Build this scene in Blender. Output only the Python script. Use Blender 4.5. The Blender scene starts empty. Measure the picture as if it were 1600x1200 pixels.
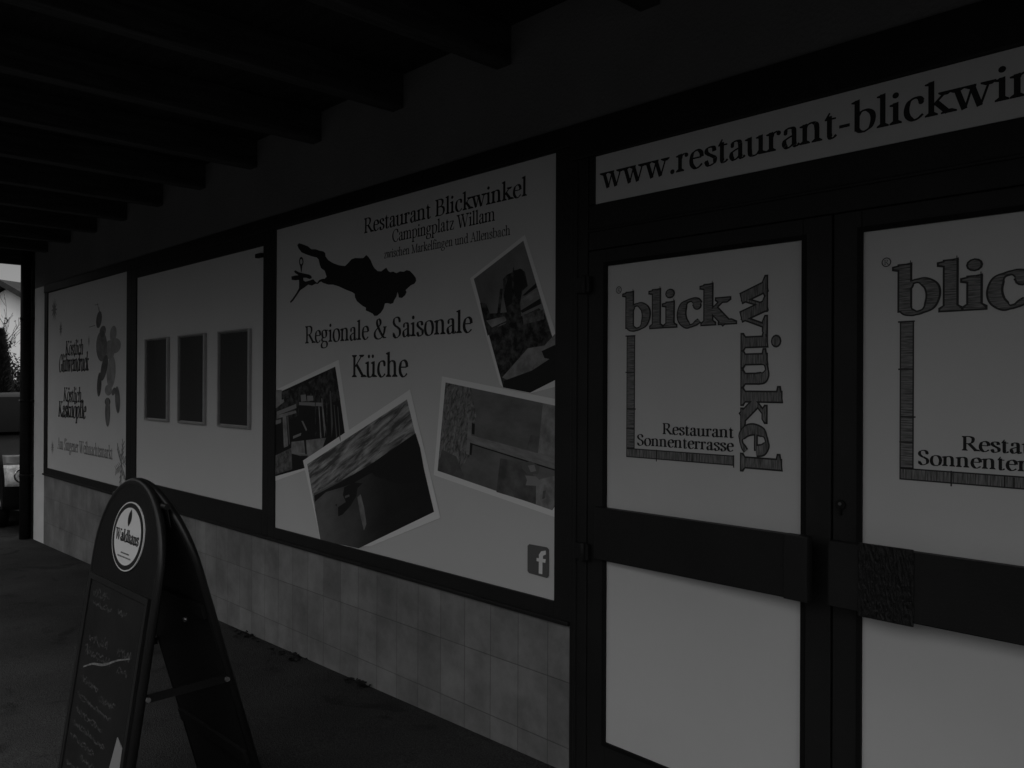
import bpy, bmesh, math, random
from mathutils import Vector, Matrix
from mathutils.geometry import tessellate_polygon
random.seed(7)
S = bpy.context.scene
COL = S.collection
R = math.radians

# ------------------------------------------------------------------ camera
F_PX, CAM_Y, CAM_Z = 1293.0, -2.465, 1.55
ROT = Matrix.Rotation(0.80995, 3, 'Z') @ Matrix.Rotation(0.00299, 3, 'X') @ Matrix.Rotation(-0.00462, 3, 'Y')
cd = bpy.data.cameras.new('camera')
cam = bpy.data.objects.new('camera', cd)
COL.objects.link(cam)
rx, fw, up = ROT @ Vector((1, 0, 0)), ROT @ Vector((0, 1, 0)), ROT @ Vector((0, 0, 1))
mw = Matrix.Identity(4)
for i in range(3):
    mw[i][0], mw[i][1], mw[i][2] = rx[i], up[i], -fw[i]
mw.translation = Vector((0, CAM_Y, CAM_Z))
cam.matrix_world = mw
cd.sensor_width = 36
cd.lens = F_PX / 1600 * 36
cd.clip_end = 600
S.camera = cam

# ------------------------------------------------------------------ sky, sun, exposure
SUN_EL, SUN_AZ = R(52), R(100)         # azimuth measured from +Y towards +X: far off to the right, along the wall
w = bpy.data.worlds.new('World')
S.world = w
w.use_nodes = True
nt = w.node_tree
bg = nt.nodes['Background']
sky = nt.nodes.new('ShaderNodeTexSky')
sky.sky_type = 'NISHITA'
sky.sun_disc = False
sky.sun_elevation = SUN_EL
sky.sun_rotation = SUN_AZ
sky.air_density = 1.0
sky.dust_density = 1.0
sky.ozone_density = 1.0
bw = nt.nodes.new('ShaderNodeRGBToBW')     # the photograph is black and white
nt.links.new(sky.outputs[0], bw.inputs[0])
# overcast: the cloud cover is darkest at the horizon and brightens towards the zenith
wtc = nt.nodes.new('ShaderNodeTexCoord')
wsx = nt.nodes.new('ShaderNodeSeparateXYZ')
nt.links.new(wtc.outputs['Generated'], wsx.inputs[0])
wmr = nt.nodes.new('ShaderNodeMapRange')
wmr.inputs['From Min'].default_value = .14
wmr.inputs['From Max'].default_value = 1
wmr.inputs['To Min'].default_value = 1
wmr.inputs['To Max'].default_value = 14.0
nt.links.new(wsx.outputs[2], wmr.inputs[0])
wmu = nt.nodes.new('ShaderNodeMath')
wmu.operation = 'MULTIPLY'
nt.links.new(bw.outputs[0], wmu.inputs[0])
nt.links.new(wmr.outputs[0], wmu.inputs[1])
nt.links.new(wmu.outputs[0], bg.inputs['Color'])
bg.inputs['Strength'].default_value = 0.10
sl = bpy.data.lights.new('sun', 'SUN')
sl.energy = 1.5
sl.angle = R(12)
sun = bpy.data.objects.new('sun', sl)
COL.objects.link(sun)
sdir = Vector((math.sin(SUN_AZ) * math.cos(SUN_EL), math.cos(SUN_AZ) * math.cos(SUN_EL), math.sin(SUN_EL)))
sun.rotation_euler = sdir.to_track_quat('Z', 'Y').to_euler()
S.view_settings.view_transform = 'Standard'
S.view_settings.look = 'None'
S.view_settings.gamma = 1
S.view_settings.use_curve_mapping = False
S.view_settings.exposure = -0.95
try:
    S.cycles.use_denoising = True
    S.cycles.max_bounces = 8
    S.cycles.sample_clamp_indirect = 4
except Exception:
    pass


# ------------------------------------------------------------------ materials
def mat(name, v, rough=.6, spec=.4, var=0.0, vscale=6.0, bump=0.0, bscale=60.0, metal=0.0, stretch=(1, 1, 1), detail=5):
    m = bpy.data.materials.new(name)
    m.use_nodes = True
    n, l = m.node_tree.nodes, m.node_tree.links
    p = n['Principled BSDF']
    p.inputs['Base Color'].default_value = (v, v, v, 1)
    p.inputs['Roughness'].default_value = rough
    p.inputs['Specular IOR Level'].default_value = spec
    p.inputs['Metallic'].default_value = metal
    if var or bump:
        tc = n.new('ShaderNodeTexCoord')
        mp = n.new('ShaderNodeMapping')
        mp.inputs['Scale'].default_value = stretch
        l.new(tc.outputs['Object'], mp.inputs[0])
    if var:
        t = n.new('ShaderNodeTexNoise')
        t.inputs['Scale'].default_value = vscale
        t.inputs['Detail'].default_value = detail
        t.inputs['Roughness'].default_value = .6
        l.new(mp.outputs[0], t.inputs['Vector'])
        r = n.new('ShaderNodeMapRange')
        r.inputs['From Min'].default_value = .3
        r.inputs['From Max'].default_value = .7
        r.inputs['To Min'].default_value = max(v * (1 - var), 0)
        r.inputs['To Max'].default_value = v * (1 + var)
        l.new(t.outputs[0], r.inputs[0])
        cb = n.new('ShaderNodeCombineColor')
        for k in range(3):
            l.new(r.outputs[0], cb.inputs[k])
        l.new(cb.outputs[0], p.inputs['Base Color'])
    if bump:
        t = n.new('ShaderNodeTexNoise')
        t.inputs['Scale'].default_value = bscale
        t.inputs['Detail'].default_value = 4
        l.new(mp.outputs[0], t.inputs['Vector'])
        b = n.new('ShaderNodeBump')
        b.inputs['Strength'].default_value = bump
        b.inputs['Distance'].default_value = .01
        l.new(t.outputs[0], b.inputs['Height'])
        l.new(b.outputs[0], p.inputs['Normal'])
    return m


def tile_mat():
    m = bpy.data.materials.new('glazed tiles')
    m.use_nodes = True
    n, l = m.node_tree.nodes, m.node_tree.links
    p = n['Principled BSDF']
    tc = n.new('ShaderNodeTexCoord')
    mp = n.new('ShaderNodeMapping')
    mp.inputs['Rotation'].default_value = (R(-90), 0, 0)
    mp.inputs['Location'].default_value = (TILE_W * 40 + 2.405, TILE_H * 10 - .097, 0)
    l.new(tc.outputs['Object'], mp.inputs[0])
    # (x, z) -> brick (x, y)
    sx = n.new('ShaderNodeSeparateXYZ'); cx = n.new('ShaderNodeCombineXYZ')
    l.new(tc.outputs['Object'], sx.inputs[0])
    ax = n.new('ShaderNodeMath'); ax.operation = 'ADD'; ax.inputs[1].default_value = TILE_W * 80 + 2.405
    az = n.new('ShaderNodeMath'); az.operation = 'ADD'; az.inputs[1].default_value = TILE_H * 20 - .097
    l.new(sx.outputs[0], ax.inputs[0]); l.new(sx.outputs[2], az.inputs[0])
    l.new(ax.outputs[0], cx.inputs[0]); l.new(az.outputs[0], cx.inputs[1])
    br = n.new('ShaderNodeTexBrick')
    br.offset = 0
    br.inputs['Scale'].default_value = 1
    br.inputs['Brick Width'].default_value = TILE_W
    br.inputs['Row Height'].default_value = TILE_H
    br.inputs['Mortar Size'].default_value = .0022
    br.inputs['Mortar Smooth'].default_value = .3
    br.inputs['Color1'].default_value = (.205, .205, .205, 1)
    br.inputs['Color2'].default_value = (.252, .252, .252, 1)
    br.inputs['Mortar'].default_value = (.125, .125, .125, 1)
    l.new(cx.outputs[0], br.inputs['Vector'])
    no = n.new('ShaderNodeTexNoise')
    no.inputs['Scale'].default_value = 3.2
    no.inputs['Detail'].default_value = 7
    no.inputs['Roughness'].default_value = .65
    l.new(tc.outputs['Object'], no.inputs['Vector'])
    mr = n.new('ShaderNodeMapRange')
    mr.inputs['From Min'].default_value = .32
    mr.inputs['From Max'].default_value = .68
    mr.inputs['To Min'].default_value = .60
    mr.inputs['To Max'].default_value = 1.24
    l.new(no.outputs[0], mr.inputs[0])
    mx = n.new('ShaderNodeMix'); mx.data_type = 'RGBA'; mx.blend_type = 'MULTIPLY'
    mx.inputs['Factor'].default_value = 1
    cb = n.new('ShaderNodeCombineColor')
    for k in range(3):
        l.new(mr.outputs[0], cb.inputs[k])
    l.new(br.outputs['Color'], mx.inputs['A']); l.new(cb.outputs[0], mx.inputs['B'])
    l.new(mx.outputs['Result'], p.inputs['Base Color'])
    p.inputs['Roughness'].default_value = .45
    p.inputs['Specular IOR Level'].default_value = .3
    b = n.new('ShaderNodeBump')
    b.inputs['Strength'].default_value = .5
    b.inputs['Distance'].default_value = .003
    b.invert = True
    l.new(br.outputs['Fac'], b.inputs['Height'])
    l.new(b.outputs[0], p.inputs['Normal'])
    return m


def asphalt_mat():
    m = mat('asphalt', .049, .95, .05, .30, .9, .9, 170)
    n, l = m.node_tree.nodes, m.node_tree.links
    p = n['Principled BSDF']
    src = p.inputs['Base Color'].links[0].from_socket
    tc = [k for k in n if k.type == 'TEX_COORD'][0]
    v = n.new('ShaderNodeTexNoise')
    v.inputs['Scale'].default_value = 140
    v.inputs['Detail'].default_value = 2
    l.new(tc.outputs['Object'], v.inputs['Vector'])
    mr = n.new('ShaderNodeMapRange')
    mr.inputs['From Min'].default_value = .3
    mr.inputs['From Max'].default_value = .7
    mr.inputs['To Min'].default_value = .6
    mr.inputs['To Max'].default_value = 1.4
    l.new(v.outputs[0], mr.inputs[0])
    # damp dark patches and seams
    d = n.new('ShaderNodeTexNoise')
    d.inputs['Scale'].default_value = 2.3
    d.inputs['Detail'].default_value = 8
    d.inputs['Distortion'].default_value = 1.2
    l.new(tc.outputs['Object'], d.inputs['Vector'])
    dr = n.new('ShaderNodeMapRange')
    dr.inputs['From Min'].default_value = .33
    dr.inputs['From Max'].default_value = .42
    dr.inputs['To Min'].default_value = .68
    dr.inputs['To Max'].default_value = 1
    l.new(d.outputs[0], dr.inputs[0])
    mu = n.new('ShaderNodeMath'); mu.operation = 'MULTIPLY'
    l.new(mr.outputs[0], mu.inputs[0]); l.new(dr.outputs[0], mu.inputs[1])
    cb = n.new('ShaderNodeCombineColor')
    for k in range(3):
        l.new(mu.outputs[0], cb.inputs[k])
    mx = n.new('ShaderNodeMix'); mx.data_type = 'RGBA'; mx.blend_type = 'MULTIPLY'
    mx.inputs['Factor'].default_value = 1
    l.new(src, mx.inputs['A']); l.new(cb.outputs[0], mx.inputs['B'])
    l.new(mx.outputs['Result'], p.inputs['Base Color'])
    return m


def hatch_mat(name, vertical):
    """pencil hatching inside the sketched letters: thin lines across the strokes"""
    m = bpy.data.materials.new(name)
    m.use_nodes = True
    n, l = m.node_tree.nodes, m.node_tree.links
    p = n['Principled BSDF']
    p.inputs['Roughness'].default_value = .5
    tc = n.new('ShaderNodeTexCoord')
    mp = n.new('ShaderNodeMapping')
    mp.inputs['Scale'].default_value = (420, 1, 30) if vertical else (30, 1, 420)
    l.new(tc.outputs['Object'], mp.inputs[0])
    t = n.new('ShaderNodeTexNoise')
    t.inputs['Scale'].default_value = .7
    t.inputs['Detail'].default_value = 3
    l.new(mp.outputs[0], t.inputs['Vector'])
    r = n.new('ShaderNodeMapRange')
    r.inputs['From Min'].default_value = .36
    r.inputs['From Max'].default_value = .66
    r.inputs['To Min'].default_value = .06
    r.inputs['To Max'].default_value = .25
    l.new(t.outputs[0], r.inputs[0])
    cb = n.new('ShaderNodeCombineColor')
    for k in range(3):
        l.new(r.outputs[0], cb.inputs[k])
    l.new(cb.outputs[0], p.inputs['Base Color'])
    return m


TILE_W, TILE_H = .1757, .264
M = dict(
    plaster=mat('white render', .64, .9, .1, .10, 1.6, .35, 90),
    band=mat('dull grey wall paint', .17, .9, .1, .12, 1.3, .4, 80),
    tiles=tile_mat(),
    asphalt=asphalt_mat(),
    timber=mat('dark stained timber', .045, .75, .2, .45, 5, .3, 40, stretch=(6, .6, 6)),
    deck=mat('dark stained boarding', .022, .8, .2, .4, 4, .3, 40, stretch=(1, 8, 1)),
    frame=mat('dark brown frame paint', .017, .5, .22, .20, 3, .05, 120),
    rubber=mat('black rubber seal', .006, .7, .2),
    sheet=mat('pale printed sheet', .62, .45, .25, .025, 1.3),
    white=mat('white print border', .82, .45, .25),
    panel=mat('white door panel', .62, .45, .25, .05, 1.1),
    ink=mat('black print ink', .018, .5, .2),
    softink=mat('grey print ink', .12, .4, .4),
    paleink=mat('pale grey print ink', .26, .4, .4),
    midink=mat('mid grey print ink', .15, .4, .4),
    outline=mat('pencil outline', .030, .5, .3),
    hatch_h=hatch_mat('pencil hatching across', False),
    hatch_v=hatch_mat('pencil hatching down', True),
    alu=mat('brushed aluminium', .34, .35, .5, .1, 20, metal=.15),
    slot=mat('dark notice backing', .042, .4, .25, .05, 3),
    steel=mat('dull steel', .35, .4, .5, .2, 30, metal=.8),
    bolt=mat('tarnished bolt', .10, .5, .4, .3, 40),
    hammered=mat('hammered dark plate', .012, .45, .3, .5, 90, 1.0, 110, stretch=(1.6, 1, .45)),
    sign=mat('dark sign paint', .009, .55, .15, .18, 5, .08, 90),
    signrim=mat('dark moulded rim', .012, .33, .3, .1, 8),
    slate=mat('chalkboard', .010, .75, .2, .35, 7),
    chalk=mat('chalk', .05, .9, .1, .6, 60),
    chalkline=mat('bright chalk', .13, .9, .1, .4, 40),
    paper=mat('paper', .20, .7, .2),
    disc=mat('white enamel', .66, .3, .5),
    pipe=mat('black painted pipe', .012, .7, .15, .3, 10),
    house=mat('white house render', .58, .9, .1, .03, .6),
    roof=mat('dark roof tiles', .018, .8, .2, .25, 2.5),
    bark=mat('bark', .05, .9, .1, .4, 12),
    leaf=mat('conifer foliage', .015, .8, .15, .5, 3),
    leaf2=mat('hedge foliage', .018, .8, .15, .5, 3),
    car=mat('dark car paint', .008, .5, .05),
    glass=mat('car glass', .006, .6, .01),
    lamp=mat('lamp lens', .62, .12, .6, .35, 22),
    lampdark=mat('lamp housing', .22, .25, .5),
    chrome=mat('bright trim', .5, .15, .5, metal=1),
    tyre=mat('tyre', .02, .9, .1),
)


# ------------------------------------------------------------------ mesh builder
class MB:
    def __init__(self):
        self.v, self.f, self.m, self.s = [], [], [], []

    def add(self, vs, fs, mi=0, smooth=False):
        o = len(self.v)
        self.v += [tuple(p) for p in vs]
        for f in fs:
            self.f.append(tuple(i + o for i in f)); self.m.append(mi); self.s.append(smooth)

    def box(self, x0, x1, y0, y1, z0, z1, mi=0):
        self.add([(x0, y0, z0), (x1, y0, z0), (x1, y1, z0), (x0, y1, z0), (x0, y0, z1), (x1, y0, z1), (x1, y1, z1), (x0, y1, z1)],
                 [(0, 3, 2, 1), (4, 5, 6, 7), (0, 1, 5, 4), (1, 2, 6, 5), (2, 3, 7, 6), (3, 0, 4, 7)], mi)

    def tube(self, pts, r, n=10, mi=0, closed=False, caps=True, smooth=True):
        pts = [Vector(p) for p in pts]
        rs = r if isinstance(r, (list, tuple)) else [r] * len(pts)
        vs, k = [], len(pts)
        ref = None
        for i, p in enumerate(pts):
            a = pts[(i - 1) % k] if (i > 0 or closed) else p
            b = pts[(i + 1) % k] if (i < k - 1 or closed) else p
            t = (b - a).normalized()
            if ref is None:
                ref = t.orthogonal().normalized()
            ref = (ref - t * ref.dot(t))
            if ref.length < 1e-6:
                ref = t.orthogonal()
            ref.normalize()
            q = t.cross(ref)
            for j in range(n):
                an = 2 * math.pi * j / n
                vs.append(p + (ref * math.cos(an) + q * math.sin(an)) * rs[i])
        fs = []
        for i in range(k if closed else k - 1):
            for j in range(n):
                fs.append((i * n + j, i * n + (j + 1) % n, ((i + 1) % k) * n + (j + 1) % n, ((i + 1) % k) * n + j))
        self.add(vs, fs, mi, smooth)
        if caps and not closed:
            o = len(self.v) - len(vs)
            self.f.append(tuple(o + j for j in reversed(range(n)))); self.m.append(mi); self.s.append(False)
            self.f.append(tuple(o + (k - 1) * n + j for j in range(n))); self.m.append(mi); self.s.append(False)

    def poly(self, pts, mi=0):
        pts = [Vector(p) for p in pts]
        self.add(pts, [tuple(t) for t in tessellate_polygon([pts])], mi)

    def prism(self, pts, off, mi=0):
        """closed solid from a planar outline swept by the vector off"""
        pts = [Vector(p) for p in pts]
        off = Vector(off)
        n = len(pts)
        tr = [tuple(t) for t in tessellate_polygon([pts])]
        self.add(pts + [p + off for p in pts],
                 tr + [tuple(i + n for i in reversed(t)) for t in tr] + [(i, (i + 1) % n, n + (i + 1) % n, n + i) for i in range(n)], mi)

    def build(self, name, mats, parent=None, bevel=0.0, recalc=True):
        me = bpy.data.meshes.new(name)
        o = bpy.data.objects.new(name, me)
        COL.objects.link(o)
        base = Vector((0, 0, 0))
        if parent is not None:
            o.parent = parent
            q = parent
            while q is not None:
                base += q.location
                q = q.parent
        me.from_pydata([tuple(Vector(p) - base) for p in self.v], [], self.f)
        for k in (mats if isinstance(mats, (list, tuple)) else [mats]):
            me.materials.append(k)
        for i, p in enumerate(me.polygons):
            p.material_index = self.m[i]
            p.use_smooth = self.s[i]
        if recalc:
            b = bmesh.new(); b.from_mesh(me)
            bmesh.ops.recalc_face_normals(b, faces=b.faces)
            b.to_mesh(me); b.free()
        if bevel:
            md = o.modifiers.new('bevel', 'BEVEL')
            md.width = bevel; md.segments = 2; md.limit_method = 'ANGLE'; md.angle_limit = R(40)
        return o


def tag(o, label=None, cat=None, group=None, kind=None):
    if label: o['label'] = label
    if cat: o['category'] = cat
    if group: o['group'] = group
    if kind: o['kind'] = kind
    return o


def thing(name, label, cat, loc, group=None):
    o = bpy.data.objects.new(name, None)
    o.empty_display_size = .2
    COL.objects.link(o)
    o.location = loc
    return tag(o, label, cat, group)


def copy_tree(o, parent=None):
    c = o.copy()
    COL.objects.link(c)
    if parent is not None:
        c.parent = parent
    for ch in list(o.children):
        copy_tree(ch, c)
    return c


def gz(x):
    """height of the terrace, falling gently to the left for drainage"""
    return -.0188 * (min(max(-x, -1), 14) - 2.26) if x < -2.26 else 0.0


def wp(px, py):
    """a point of the facade plane (x along the wall, z up) seen at this place of the photograph"""
    r = ROT @ Vector(((px - 800) / F_PX, 1, -(py - 600) / F_PX))
    t = -CAM_Y / r.y
    return (r.x * t, r.z * t + CAM_Z)


# ------------------------------------------------------------------ lettering: an old-style serif drawn with a broad pen
def cat_rom(P, n=7):
    if len(P) < 3:
        return list(P)
    closed = P[0] == P[-1]
    Q = ([P[-2]] if closed else [(2 * P[0][0] - P[1][0], 2 * P[0][1] - P[1][1])]) + list(P) + \
        ([P[1]] if closed else [(2 * P[-1][0] - P[-2][0], 2 * P[-1][1] - P[-2][1])])
    out = []
    for i in range(1, len(Q) - 2):
        a, b, c, d = Q[i - 1:i + 3]
        for k in range(n):
            t = k / n
            out.append(tuple(.5 * (2 * b[j] + (c[j] - a[j]) * t + (2 * a[j] - 5 * b[j] + 4 * c[j] - d[j]) * t * t +
                                   (3 * b[j] - a[j] - 3 * c[j] + d[j]) * t ** 3) for j in (0, 1)))
    out.append(tuple(P[-1]))
    return out


A_, X_, C_ = .70, .45, .66
G = {}
def v(x, a, b): return ('v', x, a, b)
def sb(x, y=0, l=.5, r=.5): return ('s', x, y, l, r)        # serif on the baseline
def st(x, y, l=.5, r=.5): return ('t', x, y, l, r)          # serif hanging from the top
def fl(x, y): return ('f', x, y)
def c(*p): return ('c', p)
def ln(a, b, k): return ('l', a, b, k)                      # k: 1 thick, 0 thin
def dt(x, y, r=.052): return ('d', x, y, r)
OO = ((.235, .455), (.11, .40), (.06, .225), (.11, .05), (.235, -.005), (.36, .05), (.41, .225), (.36, .40), (.235, .455))
G['a'] = (.43, [dt(.10, .345, .042), c((.09, .36), (.13, .43), (.2, .45), (.28, .42), (.30, .33)), v(.30, .06, .34),
                c((.30, .10), (.32, .025), (.37, .015), (.42, .06)), c((.30, .27), (.18, .235), (.09, .18), (.075, .09), (.13, .01), (.2, .015), (.30, .09))])
G['b'] = (.50, [v(.11, .03, A_), fl(.11, A_), c((.11, .34), (.2, .44), (.31, .445), (.41, .36), (.43, .22), (.38, .07), (.27, .0), (.17, .015), (.11, .07))])
G['c'] = (.42, [dt(.345, .35, .048), c((.36, .36), (.31, .435), (.22, .452), (.12, .39), (.075, .24), (.10, .1), (.19, .01), (.28, .015), (.38, .09))])
G['d'] = (.50, [v(.39, 0, A_), fl(.39, A_), sb(.39, 0, 0, .7), c((.39, .36), (.30, .44), (.2, .445), (.10, .36), (.07, .22), (.12, .06), (.22, .0), (.31, .02), (.39, .1))])
G['e'] = (.42, [ln((.085, .265), (.355, .265), 0), c((.37, .265), (.35, .38), (.28, .445), (.21, .45), (.12, .39), (.075, .24), (.10, .1), (.19, .01), (.28, .015), (.38, .09))])
G['f'] = (.30, [v(.13, 0, .55), c((.13, .5), (.145, .62), (.21, .70), (.28, .695), (.32, .65)), dt(.305, .645, .038), ln((.03, .43), (.28, .43), 0), sb(.13)])
G['g'] = (.46, [c((.2, .45), (.1, .41), (.07, .31), (.11, .2), (.2, .165), (.3, .2), (.335, .31), (.3, .41), (.2, .45)),
                c((.13, .19), (.07, .13), (.09, .06), (.2, .035), (.32, .015), (.38, -.06), (.34, -.17), (.2, -.21), (.07, -.18), (.04, -.1), (.09, -.02), (.17, .03)),
                c((.29, .40), (.35, .435), (.42, .43))])
ARCH = c((.10, .33), (.17, .42), (.27, .45), (.36, .40), (.38, .28))
G['h'] = (.52, [v(.11, 0, A_), fl(.11, A_), sb(.11), ARCH, v(.38, 0, .32), sb(.38)])
G['i'] = (.25, [v(.12, 0, X_), fl(.12, X_), sb(.12), dt(.12, .605, .058)])
G['k'] = (.49, [v(.11, 0, A_), fl(.11, A_), sb(.11), ln((.12, .19), (.36, .43), .1), st(.35, X_), ln((.19, .27), (.40, .02), 1), sb(.42, 0, .6, .6)])
G['l'] = (.25, [v(.12, 0, A_), fl(.12, A_), sb(.12)])
G['m'] = (.79, [v(.11, 0, X_), fl(.11, X_), sb(.11), ARCH, v(.38, 0, .32), sb(.38),
                c((.38, .33), (.44, .42), (.54, .45), (.63, .40), (.65, .28)), v(.65, 0, .32), sb(.65)])
G['n'] = (.52, [v(.11, 0, X_), fl(.11, X_), sb(.11), ARCH, v(.38, 0, .32), sb(.38)])
G['o'] = (.47, [c(*OO)])
G['p'] = (.50, [v(.11, -.22, X_), fl(.11, X_), sb(.11, -.22), c((.11, .36), (.2, .44), (.31, .445), (.41, .36), (.43, .22), (.38, .07), (.27, .0), (.17, .015), (.11, .07))])
G['r'] = (.35, [v(.11, 0, X_), fl(.11, X_), sb(.11), c((.11, .30), (.16, .40), (.23, .44), (.30, .43)), dt(.29, .40, .05)])
G['s'] = (.36, [c((.29, .33), (.27, .42), (.19, .452), (.10, .43), (.075, .345), (.14, .275), (.22, .225), (.30, .16), (.29, .05), (.2, 0), (.12, .01), (.06, .12)),
                ln((.29, .44), (.295, .33), 0), ln((.06, .01), (.06, .13), 0)])
G['t'] = (.30, [v(.13, .06, .5), c((.13, .1), (.15, .02), (.21, .005), (.28, .06)), ln((.03, .43), (.27, .43), 0), ln((.05, .43), (.14, .57), 0)])
G['u'] = (.52, [v(.11, .12, X_), fl(.11, X_), c((.11, .16), (.13, .04), (.21, 0), (.30, .03), (.38, .12)), v(.38, 0, X_), fl(.38, X_), sb(.38, 0, 0, .7)])
G['ü'] = (.52, G['u'][1] + [dt(.16, .60, .05), dt(.34, .60, .05)])
G['ö'] = (.47, G['o'][1] + [dt(.14, .60, .05), dt(.33, .60, .05)])
G['w'] = (.70, [ln((.06, .44), (.20, .0), 1), ln((.21, .01), (.33, .42), .05), ln((.32, .44), (.46, .0), 1), ln((.47, .01), (.61, .43), .05),
                st(.06, X_, .6, .6), st(.33, X_, .6, .3), st(.61, X_, .6, .5)])
G['z'] = (.40, [ln((.06, .43), (.35, .43), .05), ln((.05, .02), (.36, .02), .05), ln((.33, .42), (.07, .03), .8), ln((.06, .44), (.055, .33), 0), ln((.36, .01), (.365, .13), 0)])
G['-'] = (.30, [ln((.04, .21), (.26, .21), .45)])
G['.'] = (.22, [dt(.11, .045, .058)])
G['&'] = (.70, [c((.60, .38), (.53, .14), (.36, .0), (.18, .0), (.07, .1), (.09, .24), (.22, .36), (.34, .46), (.36, .58), (.28, .66), (.2, .62), (.19, .5), (.28, .34), (.42, .14), (.54, .03), (.66, .02)),
                ln((.50, .38), (.68, .38), 0)])
G['R'] = (.62, [v(.13, 0, C_), sb(.13), st(.13, C_, .5, .2), c((.13, .635), (.3, .64), (.42, .58), (.43, .46), (.36, .35), (.2, .315), (.13, .315)), ln((.28, .33), (.54, .02), 1), sb(.56, 0, .5, .6)])
G['B'] = (.58, [v(.13, 0, C_), sb(.13, 0, .5, .2), st(.13, C_, .5, .2), c((.13, .64), (.3, .645), (.41, .58), (.41, .46), (.32, .37), (.13, .35)),
                c((.13, .35), (.34, .35), (.47, .28), (.48, .14), (.38, .03), (.13, .018))])
G['C'] = (.62, [c((.56, .47), (.49, .61), (.36, .665), (.2, .61), (.09, .45), (.08, .26), (.17, .08), (.33, -.005), (.48, .03), (.58, .14)), ln((.555, .64), (.565, .45), 0)])
G['G'] = (.68, [c((.56, .47), (.49, .61), (.36, .665), (.2, .61), (.09, .45), (.08, .26), (.17, .08), (.33, -.005), (.48, .02), (.57, .08)), v(.56, .04, .29), st(.56, .30), ln((.555, .64), (.565, .45), 0)])
G['W'] = (.92, [ln((.09, .65), (.28, .0), 1), ln((.29, .01), (.45, .6), .05), ln((.42, .65), (.61, .0), 1), ln((.62, .01), (.82, .64), .05),
                st(.08, C_, .6, .6), st(.42, C_, .6, .5), st(.82, C_, .6, .6)])
G['M'] = (.82, [v(.70, 0, C_), sb(.70), st(.70, C_, .1, .5), ln((.14, .01), (.14, .65), .05), sb(.14, 0, .6, .6), ln((.14, .65), (.41, .0), 1), ln((.41, .0), (.69, .64), .05), st(.13, C_, .5, .1)])
G['A'] = (.66, [ln((.11, .01), (.32, .66), .05), ln((.31, .67), (.54, .0), 1), ln((.19, .24), (.44, .24), 0), sb(.10, 0, .6, .6), sb(.55, 0, .6, .6)])
G['S'] = (.50, [c((.40, .50), (.36, .62), (.25, .665), (.13, .61), (.10, .49), (.18, .39), (.29, .33), (.40, .24), (.40, .09), (.29, 0), (.18, .0), (.08, .13)),
                ln((.405, .64), (.41, .48), 0), ln((.075, .02), (.07, .17), 0)])
G['K'] = (.66, [v(.13, 0, C_), sb(.13), st(.13, C_), ln((.14, .28), (.48, .63), .1), st(.48, C_), ln((.24, .37), (.55, .02), 1), sb(.58, 0, .6, .6)])
G[' '] = (.24, [])


def glyph_pieces(ch, T=.088, t=.030, grow=0.0, th=R(14)):
    """planar outlines (lists of points) of one letter; grow fattens every stroke for an outline"""
    out = []
    T2, t2 = T + 2 * grow, t + 2 * grow
    sw = T * .5 + (.065 if T < .12 else .048)
    nib = (math.cos(th), math.sin(th))

    def strip(P, wf):
        L, Rr = [], []
        for i, p in enumerate(P):
            a, b = P[max(i - 1, 0)], P[min(i + 1, len(P) - 1)]
            if P[0] == P[-1] and i in (0, len(P) - 1):
                a, b = P[-2], P[1]
            dx, dy = b[0] - a[0], b[1] - a[1]
            q = math.hypot(dx, dy) or 1
            dx, dy = dx / q, dy / q
            k = wf(dx, dy) / 2
            L.append((p[0] - dy * k, p[1] + dx * k)); Rr.append((p[0] + dy * k, p[1] - dx * k))
        for i in range(len(P) - 1):
            out.append([L[i], L[i + 1], Rr[i + 1], Rr[i]])
    for op in G[ch][1]:
        k = op[0]
        if k == 'v':
            x, a, b = op[1:]
            out.append([(x - T2 / 2, a - grow), (x + T2 / 2, a - grow), (x + T2 / 2, b + grow), (x - T2 / 2, b + grow)])
        elif k in 'st':
            x, y, l, r = op[1:]
            s = 1 if k == 's' else -1
            l, r = sw * 2 * l + grow, sw * 2 * r + grow
            y0, y1, y2 = y - s * grow, y + s * (t * .8 + grow), y + s * (t * .8 + .045 + grow)
            out.append([(x - l, y0), (x + r, y0), (x + r, y1), (x + min(T / 2, r), y2), (x - min(T / 2, l), y2), (x - l, y1)])
        elif k == 'f':
            x, y = op[1:]
            out.append([(x + T2 / 2, y + .012 + grow), (x - T / 2 - .065 - grow, y - .028 + grow), (x - T / 2 - .065 - grow, y - .058 - grow),
                        (x - T2 / 2, y - .075 - grow), (x + T2 / 2, y - .08)])
        elif k == 'c':
            strip(cat_rom(op[1]), lambda dx, dy: max(t2, (T * 1.06) * abs(dx * nib[1] - dy * nib[0]) + 2 * grow))
        elif k == 'l':
            a, b, kk = op[1:]
            wd = t + (T - t) * kk + 2 * grow
            dx, dy = b[0] - a[0], b[1] - a[1]
            q = math.hypot(dx, dy)
            a = (a[0] - dx / q * grow, a[1] - dy / q * grow); b = (b[0] + dx / q * grow, b[1] + dy / q * grow)
            strip([a, b], lambda dx, dy: wd)
        elif k == 'd':
            x, y, r = op[1:]
            r = r * (T / .088) ** .5 + grow
            out.append([(x + r * math.cos(i * math.pi / 6), y + r * math.sin(i * math.pi / 6)) for i in range(12)])
    return out


def text_width(s):
    return sum(G[ch][0] for ch in s)


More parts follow.
